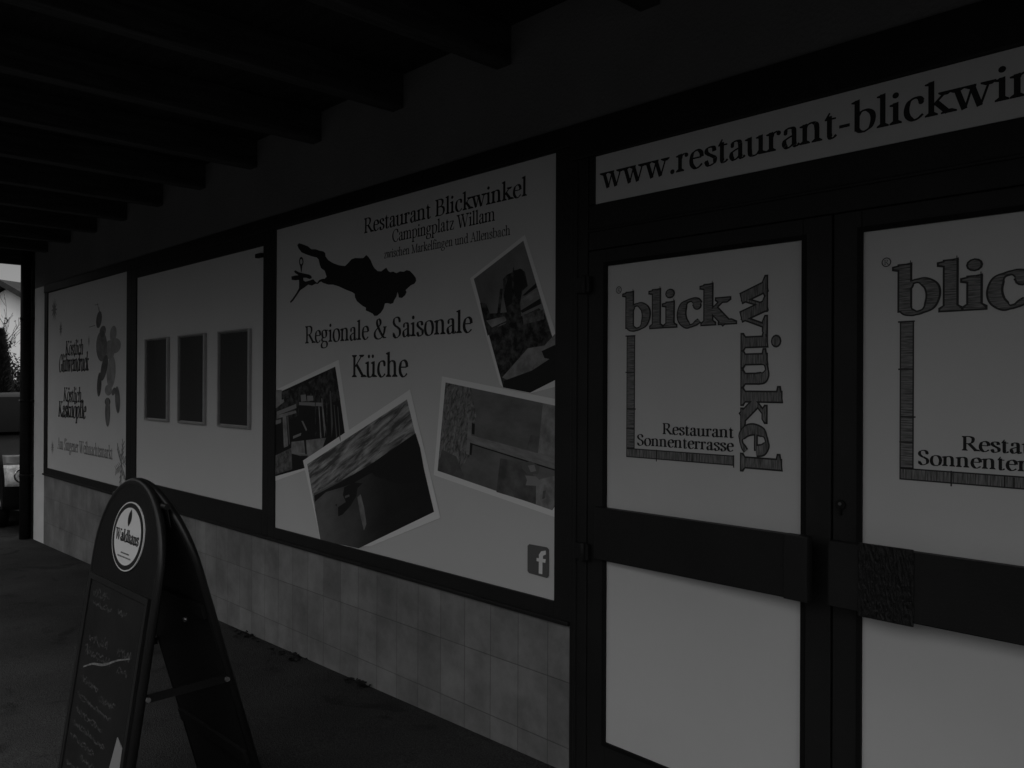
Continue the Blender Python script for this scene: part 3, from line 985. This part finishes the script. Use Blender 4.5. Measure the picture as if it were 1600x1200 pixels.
blob(540, 285, 24, 60, 1, .0008, .1); blob(555, 370, 40, 55, 1, .0009, .2); blob(515, 400, 36, 70, 1, .0010); blob(525, 560, 32, 120, 1, .0011, .05); blob(505, 690, 26, 40, 1, .0012)
blob(457, 375, 40, 110, 2, .0014); blob(465, 265, 22, 40, 2, .0015, .2); blob(438, 182, 20, 62, 0, .0016, .12); blob(462, 285, 18, 26, 0, .0017)
blob(475, 530, 22, 95, 0, .0018, .18); blob(440, 650, 16, 88, 0, .0019, .05); blob(500, 775, 20, 30, 0, .00195); blob(500, 850, 18, 105, 2, .0021); blob(572, 760, 18, 98, 2, .0022, -.04); blob(545, 700, 14, 30, 2, .0023, .3)
for P, Q in (((438, 125), (425, 62)), ((405, 75), (432, 70)), ((365, 235), (408, 222)), ((440, 120), (436, 90))):
    a, b = zl(P, Q)
    art(mb, [a, b, (b[0] + .8, b[1] + .8), (a[0] + .8, a[1] + .8)], 2, .0020)
mb.build('ornament_figure', [pic_mat('printed ornament dark', .05, .13, 9), pic_mat('printed ornament pale', .20, .34, 8), pic_mat('printed ornament mid', .09, .22, 10)], lp, recalc=False)
# snow stars
def star(px, py, rx_, rz_, mi, arms=6):
    cx, cz = wp(px, py)
    mb = MB()
    for i in range(arms):
        an = math.pi * i / arms
        dx, dz = math.cos(an) * rx_, math.sin(an) * rz_
        nx, nz = -math.sin(an) * rx_ * .16, math.cos(an) * rz_ * .16
        mb.add([(cx - dx, -.0008 - i * 6e-5, cz - dz), (cx - nx, -.0008 - i * 6e-5, cz - nz), (cx + dx, -.0008 - i * 6e-5, cz + dz), (cx + nx, -.0008 - i * 6e-5, cz + nz)], [(0, 1, 2, 3)], mi)
    mb.build('snow_star', [M['softink'], M['paleink'], M['midink']], lp, recalc=False)


star(85, 484, .11, .13, 2); star(95, 514, .055, .09, 2); star(82, 699, .055, .08, 1); star(139, 533, .03, .06, 1)
cx, cz = wp(190, 726)
mb = MB()
for i in range(6):                                                 # filigree snow crystal
    an = math.pi * i / 3 + .3
    for k in range(1, 5):
        r0 = .035 * k
        for s in (-1, 1):
            a2 = an + s * .75
            x, z = cx + math.cos(an) * r0 * 1.0, cz + math.sin(an) * r0 * 1.25
            ex, ez = x + math.cos(a2) * .045, z + math.sin(a2) * .06
            mb.add([(x, -.001 - k * 5e-5, z), (x + .012, -.001 - k * 5e-5, z), (ex + .012, -.001 - k * 5e-5, ez), (ex, -.001 - k * 5e-5, ez)], [(0, 1, 2, 3)], 0)
    ex, ez = cx + math.cos(an) * .15, cz + math.sin(an) * .19
    mb.add([(cx - .006, -.0016, cz), (cx + .006, -.0016, cz), (ex + .006, -.0016, ez), (ex - .006, -.0016, ez)], [(0, 1, 2, 3)], 0)
mb.build('snow_crystal', [M['softink'], M['paleink'], M['midink']], lp, recalc=False)

# ------------------------------------------------------------------ canopy over the terrace
CAN_W, EDGE_Z = 2.2, 2.63  # outer edge is unseen; depth and drop chosen to shade the upper wall
cn = thing('canopy', 'dark timber canopy with close beams running out from the white wall', 'canopy', (-4, -1.3, 2.95))
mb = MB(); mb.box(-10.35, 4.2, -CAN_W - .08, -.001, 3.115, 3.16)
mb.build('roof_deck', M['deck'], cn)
mb = MB(); mb.box(-.045, .045, -CAN_W, -.002, 0, .170)
beam0 = None
for i in range(18):
    x = -2.645 - .787 * (i - 8)
    if x < -10.25: break
    if beam0 is None:
        beam0 = mb.build('beam', M['timber'], cn, bevel=.004)
        beam0.location = Vector((x, 0, 2.945)) - cn.location
        for vtx in beam0.data.vertices:
            vtx.co += Vector(cn.location)
    else:
        k = beam0.copy()
        COL.objects.link(k)
        k.location = Vector((x, 0, 2.945)) - cn.location
mb = MB(); mb.box(-10.35, 4.2, -CAN_W - .13, -CAN_W - .003, EDGE_Z, 3.1155)  # unseen fascia added so daylight on the wall fades upwards
mb.build('unseen_edge_beam', M['timber'], cn, bevel=.006)
mb = MB(); mb.box(-10.44, -10.352, -CAN_W - .13, -.002, 2.872, 3.1155)
mb.build('end_board', M['timber'], cn, bevel=.004)
for x in (-10.0, -5.2, .4, 3.9):
    mb = MB(); mb.box(x - .06, x + .06, -CAN_W - .13, -CAN_W - .01, gz(x) - .02, EDGE_Z)
    mb.build('post', M['timber'], cn, bevel=.006)

# downpipe at the far corner
dp = thing('downpipe', 'black downpipe with clamps at the far corner of the wall', 'downpipe', (-10.285, -.064, gz(-10.3)))
mb = MB(); mb.tube([(-10.285, -.064, gz(-10.3)), (-10.285, -.064, 3.11)], .053, 16)
mb.build('pipe', M['pipe'], dp)
for z in (.55, 1.37, 2.27):
    mb = MB(); mb.tube([(-10.285, -.064, z - .015), (-10.285, -.064, z + .015)], .058, 16)
    mb.box(-10.25, -10.18, -.03, -.001, z - .012, z + .012)
    mb.build('clamp', M['pipe'], dp)
    mb = MB(); mb.tube([(-10.275, -.128, z), (-10.275, -.118, z)], .008, 8)
    mb.build('screw', M['steel'], dp)

# ------------------------------------------------------------------ arched A-frame sign
AX, AY, AZ, APHI = -3.003, 1.058 + CAM_Y, 1.221, .0187
A1, A2, HW, HA = -.1454, .2830, .305, .29
ab = thing('pavement_sign', 'dark arched A-frame pavement sign with a round white emblem and chalkboard', 'pavement sign', (AX, AY, gz(AX)))
ax_ = Vector((math.cos(APHI), math.sin(APHI), 0)); nr_ = Vector((-math.sin(APHI), math.cos(APHI), 0))


def leaf_pt(a, s, d, off):
    """s along the hinge, d down the leaf, off outwards from its face"""
    sg_ = -1 if a < 0 else 1
    o = Vector((AX, AY, AZ)) + nr_ * .012 * sg_
    dn = nr_ * math.sin(a) - Vector((0, 0, math.cos(a)))
    out = (nr_ * math.cos(a) + Vector((0, 0, math.sin(a)))) * sg_
    if a < 0:
        out = -(nr_ * math.cos(a) + Vector((0, 0, math.sin(a))))
    return o + ax_ * s + dn * d + out * off


def leaf_outline(D, hw=HW, ha=HA, top=0.0, n=22):
    P = [(-hw, D)]
    for i in range(n + 1):
        an = math.pi * (1 - i / n)
        P.append((hw * math.cos(an), ha + top - ha * math.sin(an)))
    P.append((hw, D))
    return P


for a, nm in ((A1, 'front'), (A2, 'back')):
    # foot of each leaf rests on the ground
    D = (AZ - gz(AX)) / math.cos(a)
    sgn = 1
    mb = MB()
    OUT = leaf_outline(D - .03, HW - .016, HA - .010, .016)
    mb.prism([leaf_pt(a, s, d, 0) for s, d in OUT], leaf_pt(a, 0, 0, -.022) - leaf_pt(a, 0, 0, 0))
    lf = tag(mb.build('panel', M['sign'], ab), 'front panel with the emblem and chalkboard' if a == A1 else 'plain back panel seen from inside')
    mb = MB()
    mb.tube([leaf_pt(a, s, d, -.010) for s, d in leaf_outline(D - .014, HW - .014, HA - .004, .010)], .0145, 10)
    mb.tube([leaf_pt(a, -HW + .01, D - .03, -.010), leaf_pt(a, HW - .01, D - .03, -.010)], .014, 10)
    mb.build('rim', M['signrim'], lf)
    if a == A2:
        for d in (.42, .98):
            mb = MB()
            mb.prism([leaf_pt(a, -HW + .03, d, -.022), leaf_pt(a, HW - .03, d, -.022), leaf_pt(a, HW - .03, d + .05, -.022), leaf_pt(a, -HW + .03, d + .05, -.022)],
                     leaf_pt(a, 0, 0, -.034) - leaf_pt(a, 0, 0, -.022))
            mb.build('cross_rail', M['sign'], lf)
        mb = MB()
        mb.tube([leaf_pt(a, .12, .50, -.034), leaf_pt(a, .12, .50, -.046)], .008, 10)
        mb.build('screw', M['steel'], lf)
    else:
        mb = MB()                                            # chalkboard in a slim moulding
        c0, c1 = .385, D - .10
        mb.prism([leaf_pt(a, s, d, .001) for s, d in ((-.255, c0), (.255, c0), (.255, c1), (-.255, c1))], leaf_pt(a, 0, 0, .003) - leaf_pt(a, 0, 0, 0))
        mb.build('chalkboard', M['slate'], lf)
        mb = MB()
        for s0, s1, d0, d1 in ((-.272, .272, c0 - .02, c0), (-.272, -.255, c0, c1), (.255, .272, c0, c1), (-.272, .272, c1, c1 + .02)):
            mb.prism([leaf_pt(a, s, d, .0005) for s, d in ((s0, d0), (s1, d0), (s1, d1), (s0, d1))], leaf_pt(a, 0, 0, .009) - leaf_pt(a, 0, 0, 0))
        mb.build('moulding', M['signrim'], lf)
        # round emblem
        ec, er, ew = .198, .118, 1.20
        def E(u, vv, o): return leaf_pt(a, .014 + u, ec - vv, o)
        def disc(r, o, mi):
            mb.add([E(ew * r * math.cos(i * math.pi / 24), r * math.sin(i * math.pi / 24), o) for i in range(48)], [tuple(range(48))], mi)
        mb = MB()
        mb.prism([E(ew * er * math.cos(i * math.pi / 24), er * math.sin(i * math.pi / 24), .001) for i in range(48)], leaf_pt(a, 0, 0, .004) - leaf_pt(a, 0, 0, 0), 0)
        disc(er - .004, .0053, 1); disc(er - .020, .0057, 0)
        em = mb.build('emblem', [M['disc'], M['ink']], lf, recalc=False)
        mb = MB()
        kx, ky = .212 / text_width('Waldhaus'), .060
        text(mb, 'Waldhaus', lambda u, vv, d: E(-.106 + u * kx, -.020 + vv * ky, .0061 + d), T=.165, t=.06)
        mb.build('emblem_lettering', M['ink'], lf, recalc=False)
        for i in range(1, 3):
            mb = MB()
            wd = .07 if i == 1 else .12
            x = -wd / 2
            while x < wd / 2:
                q = random.uniform(.004, .009)
                zz = -.048 - i * .013
                mb.add([E(x, zz, .0061), E(x + q, zz, .0061), E(x + q, zz + .005, .0061), E(x, zz + .005, .0061)], [(0, 1, 2, 3)], 0)
                x += q + .003
            mb.build('small_print', M['ink'], lf, recalc=False)
        mb = MB()
        # fir cone
        cone = [(.016 * math.sin(math.pi * t) ** .8 * s, .033 + .060 * t) for s, rr in ((1, range(0, 13)), (-1, range(12, -1, -1))) for t in [j / 12 for j in rr]]
        mb.poly([E(x + (zz - .06) * .12, zz, .0062) for x, zz in cone[:-1]])
        mb.build('fir_cone_print', M['ink'], lf, recalc=False)
        # faded chalk writing
        mb = MB()
        random.seed(11)
        def squig(s0, s1, d, h, wd):
            x, P = s0, []
            while x < s1:
                P.append((x, d + random.uniform(-h, h * .55))); x += random.uniform(.006, .014)
            P = cat_rom(P, 4)
            for i in range(len(P) - 1):
                (x0, y0), (x1, y1) = P[i], P[i + 1]
                q = math.hypot(x1 - x0, y1 - y0) or 1
                nx, ny = -(y1 - y0) / q * wd, (x1 - x0) / q * wd
                if random.random() < .12: continue
                mb.add([leaf_pt(a, s, dd, .0044 + (i % 7) * 3e-5) for s, dd in ((x0 + nx, y0 + ny), (x1 + nx, y1 + ny), (x1 - nx, y1 - ny), (x0 - nx, y0 - ny))], [(0, 1, 2, 3)], 0)
        for (s0, s1, d, h) in ((-.22, -.06, .43, .022), (-.21, -.02, .462, .012), (.03, .12, .452, .014), (-.19, .0, .58, .028), (.08, .20, .575, .026), (-.22, .04, .63, .020), (.10, .2, .63, .018),
                               (-.20, -.03, .73, .016), (-.02, .14, .75, .018), (-.22, .12, .79, .012), (-.21, .06, .84, .013), (-.22, .1, .885, .012), (-.23, .02, .93, .012), (-.1, .13, .97, .012),
                               (-.22, .12, 1.02, .013), (-.2, .06, 1.07, .012), (-.23, .02, 1.12, .01)):
            squig(s0, s1, d, h, .0026)
            squig(s0 + .01, s1 - .01, d + .004, h * .7, .0018)
        mb.build('chalk_writing', M['chalk'], lf, recalc=False)
        mb = MB()
        L_ = cat_rom([(-.205, .690), (-.12, .660), (-.02, .640), (.09, .600), (.19, .572)], 6)
        for i in range(len(L_) - 1):
            (x0, y0), (x1, y1) = L_[i], L_[i + 1]
            wq = .0045 * (1 - abs(i / len(L_) - .4))
            mb.add([leaf_pt(a, s, dd, .0050) for s, dd in ((x0, y0 - wq), (x1, y1 - wq), (x1, y1 + wq), (x0, y0 + wq))], [(0, 1, 2, 3)])
        mb.build('chalk_line', M['chalkline'], lf, recalc=False)
        mb = MB()
        mb.prism([leaf_pt(a, s, d, .005) for s, d in ((.190, .818), (.240, .838), (.246, 1.02), (.15, 1.04), (.163, .92))], leaf_pt(a, 0, 0, .0065) - leaf_pt(a, 0, 0, .005))
        mb.build('paper_note', M['paper'], lf)
for s in (HW - .012, -HW + .012):                            # spreader bar between the leaves, near side and far side
    mb = MB()
    p, q = leaf_pt(A1, s, .675, -.026), leaf_pt(A2, s, .690, -.026)
    t = Vector((0, 0, .013)); h = ax_ * .004
    mb.prism([p - t - h, q - t - h, q + t - h, p + t - h], h * 2)
    mb.build('spreader', M['sign'], ab)
for a in (A1, A2):
    mb = MB()
    p = leaf_pt(a, HW - .004, .675 if a == A1 else .690, -.026)
    mb.tube([p - ax_ * .002, p + ax_ * .008], .008, 12)
    mb.build('bolt', M['bolt'], ab)
for s in (-.2, .2):
    mb = MB()
    p = Vector((AX, AY, AZ - .075)) + ax_ * s
    mb.tube([p - ax_ * .04, p + ax_ * .04], .010, 10)
    mb.prism([p - ax_ * .03 + nr_ * .002, p + ax_ * .03 + nr_ * .002, p + ax_ * .03 + nr_ * .014 - Vector((0, 0, .07)), p - ax_ * .03 + nr_ * .014 - Vector((0, 0, .07))], nr_ * .003)
    mb.build('hinge', M['signrim'], ab)


# ------------------------------------------------------------------ beyond the end of the building
def car():
    t = thing('parked_car', 'dark parked car facing out past the far end of the wall', 'car', (-13.0, .72, gz(-13)))
    X0, Y0, Z0 = -10.75, .72, gz(-11.5) - .02              # nose at X0, car points to +x
    KZ = 1.1
    prof = [(0, .28), (.02, .52), (-.05, .70), (-.22, .80), (-1.05, .97), (-1.75, 1.40), (-2.6, 1.47), (-3.4, 1.40), (-4.05, 1.02), (-4.3, .95), (-4.36, .55), (-4.28, .28)]
    prof2 = cat_rom(prof, 4)
    n = len(prof2)
    mb = MB()
    secs = [(-.885, .86, .07), (-.86, .97, .03), (-.70, 1.0, .0), (0, 1.01, -.012), (.70, 1.0, 0), (.86, .97, .03), (.885, .86, .07)]
    vs = []
    for y, k, back in secs:
        for x, z in prof2:
            tuck = 1 if z < .98 else 1 - .26 * (z - .98)
            xx = x - back * (1 if x > -2 else -1)
            vs.append((X0 + xx, Y0 + y * tuck, Z0 + (.28 + (z - .28) * k) * KZ))
    fs = [(i * n + j, i * n + j + 1, (i + 1) * n + j + 1, (i + 1) * n + j) for i in range(len(secs) - 1) for j in range(n - 1)]
    fs += [(i * n + n - 1, i * n, (i + 1) * n, (i + 1) * n + n - 1) for i in range(len(secs) - 1)]
    mb.add(vs, fs, 0, True)
    mb.poly(vs[:n]); mb.poly(vs[-n:])
    mb.build('body', M['car'], t)
    for s in (-1, 1):
        mb = MB()
        def hp(y, z, o): return (X0 + .05 - .10 * max(0, (abs(y) - .62) / .26) ** 3 + o - max(0, z - .66) * .45, Y0 + s * abs(y), Z0 + z)
        ys = [.50, .58, .66, .74, .82, .872]
        for mi, za, zb, o in ((0, .58, .82, .02), (1, .82, .93, .012)):
            grid = [hp(y, za + (zb - za) * k / 4, o) for y in ys for k in range(5)]
            mb.add(grid, [(i * 5 + k, i * 5 + k + 1, (i + 1) * 5 + k + 1, (i + 1) * 5 + k) for i in range(len(ys) - 1) for k in range(4)], mi, True)
        h = mb.build('headlight', [M['lamp'], M['lampdark']], t)
        md = h.modifiers.new('shell', 'SOLIDIFY'); md.thickness = .06
        mb = MB()
        mb.tube([(X0 + .066, Y0 + s * (.72 + .075 * math.cos(i * math.pi / 6)), Z0 + .70 + .075 * math.sin(i * math.pi / 6)) for i in range(12)], .012, 6, closed=True)
        mb.build('lamp_ring', M['chrome'], h)
        for wx in (-.85, -3.45):
            mb = MB()
            mb.tube([(X0 + wx, Y0 + s * .70, Z0 + .31), (X0 + wx, Y0 + s * .895, Z0 + .31)], .31, 24)
            wl = mb.build('wheel', M['tyre'], t)
            mb = MB()
            mb.tube([(X0 + wx, Y0 + s * .88, Z0 + .31), (X0 + wx, Y0 + s * .903, Z0 + .31)], .20, 20)
            mb.build('rim', M['steel'], wl)
        mb = MB()
        mb.tube([(X0 - 1.35, Y0 + s * .86, Z0 + 1.0 * KZ), (X0 - 1.35, Y0 + s * 1.0, Z0 + 1.04 * KZ)], [.05, .09], 10)
        mb.build('mirror', M['car'], t)
        mb = MB()
        mb.tube([(X0 - 1.12, Y0 + s * .84, Z0 + 1.0 * KZ), (X0 - 1.78, Y0 + s * .74, Z0 + 1.39 * KZ)], .022, 8)
        mb.build('windscreen_pillar', M['lampdark'], t)
        mb = MB()
        mb.prism([(X0 - 1.5, Y0 + s * .865, Z0 + 1.0 * KZ), (X0 - 3.7, Y0 + s * .865, Z0 + 1.02 * KZ), (X0 - 3.2, Y0 + s * .79, Z0 + 1.32 * KZ), (X0 - 1.95, Y0 + s * .79, Z0 + 1.32 * KZ)], (0, s * .012, 0))
        mb.build('side_window', M['glass'], t)
    mb = MB()
    mb.prism([(X0 - 1.12, Y0 - .72, Z0 + 1.015 * KZ), (X0 - 1.12, Y0 + .72, Z0 + 1.015 * KZ), (X0 - 1.72, Y0 + .62, Z0 + 1.405 * KZ), (X0 - 1.72, Y0 - .62, Z0 + 1.405 * KZ)], (.03, 0, .03))
    mb.build('windscreen', M['glass'], t)
    mb = MB()
    mb.prism([(X0 + .01, Y0 - .42, Z0 + .42), (X0 + .01, Y0 + .42, Z0 + .42), (X0 + .01, Y0 + .36, Z0 + .58), (X0 + .01, Y0 - .36, Z0 + .58)], (.03, 0, 0))
    mb.build('grille', M['rubber'], t)
    mb = MB()
    mb.tube([(X0 - .20, Y0 - .895, Z0 + .42), (X0 - .14, Y0 - .87, Z0 + .34), (X0 - .04, Y0 - .72, Z0 + .30), (X0 + .02, Y0 - .40, Z0 + .29), (X0 + .025, Y0, Z0 + .29), (X0 + .02, Y0 + .40, Z0 + .29), (X0 - .04, Y0 + .72, Z0 + .30), (X0 - .14, Y0 + .87, Z0 + .34)], .018, 8)
    mb.build('bumper_lip', M['lampdark'], t)


car()


def house():
    hx, hy, hz = -45.3, 7.3, gz(-45)
    t = thing('house', 'white gabled house with dark tiled roof far beyond the downpipe', 'house', (hx, hy, hz))
    rot = Matrix.Rotation(R(-60), 3, 'Z')
    def T(x, y, z): return Vector((hx, hy, hz)) + rot @ Vector((x, y, z))
    # gable faces local +x; the ridge runs back along local -x
    Wd, L, E, Rg = 5.0, 11.0, 4.05, 6.45
    mb = MB()
    g = [T(0, -Wd, 0), T(0, Wd, 0), T(0, Wd, E), T(0, 0, Rg - .12), T(0, -Wd, E)]
    mb.prism(g, rot @ Vector((-L, 0, 0)))
    mb.build('wall', M['house'], t)
    for s in (-1, 1):
        mb = MB()
        k = (Rg - E) / Wd
        q = [T(.45, 0, Rg), T(.45, s * (Wd + .5), E - .5 * k), T(-L - .45, s * (Wd + .5), E - .5 * k), T(-L - .45, 0, Rg)]
        mb.prism(q, (0, 0, .28))
        mb.build('roof', M['roof'], t)
    mb = MB()
    a = T(-4, -1.2, Rg - 1.3)
    mb.box(a.x - .35, a.x + .35, a.y - .35, a.y + .35, a.z, a.z + 2.0)
    mb.build('chimney', M['roof'], t)
    for y, z in ((-2.4, 1.0), (2.2, 1.0)):
        mb = MB()
        mb.prism([T(.01, y - .55, z), T(.01, y + .55, z), T(.01, y + .55, z + 1.25), T(.01, y - .55, z + 1.25)], rot @ Vector((.05, 0, 0)))
        wn = mb.build('window', M['glass'], t)
        mb = MB()
        for aa, bb, cc, dd in ((y - .62, y - .55, z - .07, z + 1.32), (y + .55, y + .62, z - .07, z + 1.32), (y - .55, y + .55, z - .07, z), (y - .55, y + .55, z + 1.25, z + 1.32), (y - .03, y + .03, z, z + 1.25)):
            mb.prism([T(.01, aa, cc), T(.01, bb, cc), T(.01, bb, dd), T(.01, aa, dd)], rot @ Vector((.08, 0, 0)))
        mb.build('frame', M['house'], wn)


house()


def conifer(x, y, h, r, label):
    z = gz(x)
    t = thing('conifer', label, 'tree', (x, y, z))
    mb = MB()
    mb.tube([(x, y, z - .1), (x, y, z + h * .5), (x, y, z + h * .97)], [.14, .08, .015], 8)
    mb.build('trunk', M['bark'], t)
    mb = MB()
    rnd = random.Random(5)
    for i in range(26000):
        u = rnd.random() ** .75
        zz = z + .1 + u * h * .99
        rr = r * ((1 - u) ** .68) * (.75 + .25 * math.sin(u * 40 + 3 * math.sin(i))) + .03
        an = rnd.uniform(0, 2 * math.pi)
        q = rr * rnd.uniform(.55, 1.05)
        p = Vector((x + q * math.cos(an), y + q * math.sin(an), zz))
        d = Vector((math.cos(an), math.sin(an), rnd.uniform(.4, 1.6))).normalized() * rnd.uniform(.05, .15)
        s = Vector((rnd.uniform(-1, 1), rnd.uniform(-1, 1), rnd.uniform(-1, 1))).normalized() * .018
        mb.add([p - s, p + s, p + d], [(0, 1, 2)])
    mb.build('crown', M['leaf'], t, recalc=False)


def bare_tree(x, y, h, label):
    z = gz(x)
    t = thing('bare_tree', label, 'tree', (x, y, z))
    rnd = random.Random(9)
    tw, lv = MB(), MB()
    def grow(p, d, ln_, r, lev):
        pts, rs = [p], [r]
        for k in range(4):
            d = (d + Vector((rnd.uniform(-.25, .25), rnd.uniform(-.25, .25), rnd.uniform(-.05, .2)))).normalized()
            pts.append(pts[-1] + d * ln_ / 4); rs.append(max(r * (1 - .16 * (k + 1)), .0055))
        (tr if lev == 0 else tw).tube(pts, rs, 6 if lev < 2 else 4)
        if lev >= 2:
            for q in pts[1:]:
                for _ in range(5):
                    if rnd.random() < (.985 if q.z - z > h * .66 else .15): continue
                    c0 = q + Vector((rnd.uniform(-.12, .12), rnd.uniform(-.12, .12), rnd.uniform(-.12, .12)))
                    a = Vector((rnd.uniform(-1, 1), rnd.uniform(-1, 1), rnd.uniform(-1, 1))) * .04
                    b = Vector((rnd.uniform(-1, 1), rnd.uniform(-1, 1), rnd.uniform(-1, 1))) * .04
                    lv.add([c0 - a, c0 + b, c0 + a, c0 - b], [(0, 1, 2, 3)])
        if lev < 4:
            for k in range(5 if lev < 2 else 3):
                i = rnd.randint(1, 4)
                dd = (d + Vector((rnd.uniform(-1, 1), rnd.uniform(-1, 1), rnd.uniform(-.1, .8)))).normalized()
                grow(pts[i], dd, ln_ * rnd.uniform(.55, .75), rs[i] * .6, lev + 1)
    tr = MB()
    grow(Vector((x, y, z)), Vector((0, 0, 1)), h * .42, .075, 0)
    tr.build('trunk', M['bark'], t)
    tw.build('branches', M['bark'], t)
    lv.build('foliage', M['leaf2'], t, recalc=False)


def hedge(x0, y0, x1, y1, h, wd, label, n=14000):
    t = thing('hedge', label, 'hedge', ((x0 + x1) / 2, (y0 + y1) / 2, gz(x0)))
    rnd = random.Random(21)
    mb = MB()
    z = gz(x0)
    for i in range(n):
        u, vv, q = rnd.random(), rnd.uniform(-1, 1), rnd.random()
        hh = h * (.88 + .14 * math.sin(u * 31) + .06 * math.sin(u * 77))
        dx, dy = x1 - x0, y1 - y0
        ln_ = math.hypot(dx, dy)
        p = Vector((x0 + dx * u - dy / ln_ * vv * wd, y0 + dy * u + dx / ln_ * vv * wd, z + hh * q ** .7))
        a = Vector((rnd.uniform(-1, 1), rnd.uniform(-1, 1), rnd.uniform(-1, 1))) * (.11 if n < 20000 else .16)
        b = Vector((rnd.uniform(-1, 1), rnd.uniform(-1, 1), rnd.uniform(-1, 1))) * (.11 if n < 20000 else .16)
        mb.add([p - a, p + b, p + a, p - b], [(0, 1, 2, 3)])
    mb.build('foliage', M['leaf2'], t, recalc=False)


conifer(-24.0, 2.54, 3.05, .46, 'dense dark columnar conifer in front of the far white house')
bare_tree(-27.0, 3.60, 4.3, 'thin half bare tree right of the conifer beyond the wall')
hedge(-29, -4, -31, 12, 2.0, .6, 'dark clipped hedge behind the parked car')

hedge(-18, -14, 14, -14, 2.7, .8, 'added unseen dark hedge opposite the wall, blocking low sky light', 24000)  # out of view, added to hide the low sky from wall and frames
hedge(-15.6, -14, -15.6, -1.2, 4.6, .7, 'added unseen tall hedge blocking sky light at the far end of the terrace', 24000)  # out of view, added to keep end light off the left boards


def litter():
    rnd = random.Random(4)
    mb = MB()
    spots = [(-5.0, .16, .030), (-4.42, .22, .05), (-3.75, .12, .02), (-6.3, .3, .03)]
    for cx, ln_, wd in spots:
        for _ in range(24):
            x, y = cx + rnd.gauss(0, ln_ * .45), -abs(rnd.gauss(0, wd)) - .012
            a, r = rnd.uniform(0, 6.28), rnd.uniform(.012, .03)
            z = gz(x) + .004 + rnd.random() * .012
            u, q = Vector((math.cos(a) * r, math.sin(a) * r, rnd.uniform(-.004, .006))), Vector((-math.sin(a) * r * .5, math.cos(a) * r * .5, rnd.uniform(0, .006)))
            c0 = Vector((x, min(y, -.008), z))
            mb.add([c0 - u, c0 - q, c0 + u, c0 + q], [(0, 1, 2), (0, 2, 3)])
    tag(mb.build('leaf_litter', M['leaf'], recalc=False), 'dead leaves and dirt gathered along the foot of the tiles', 'leaves', kind='stuff')


litter()
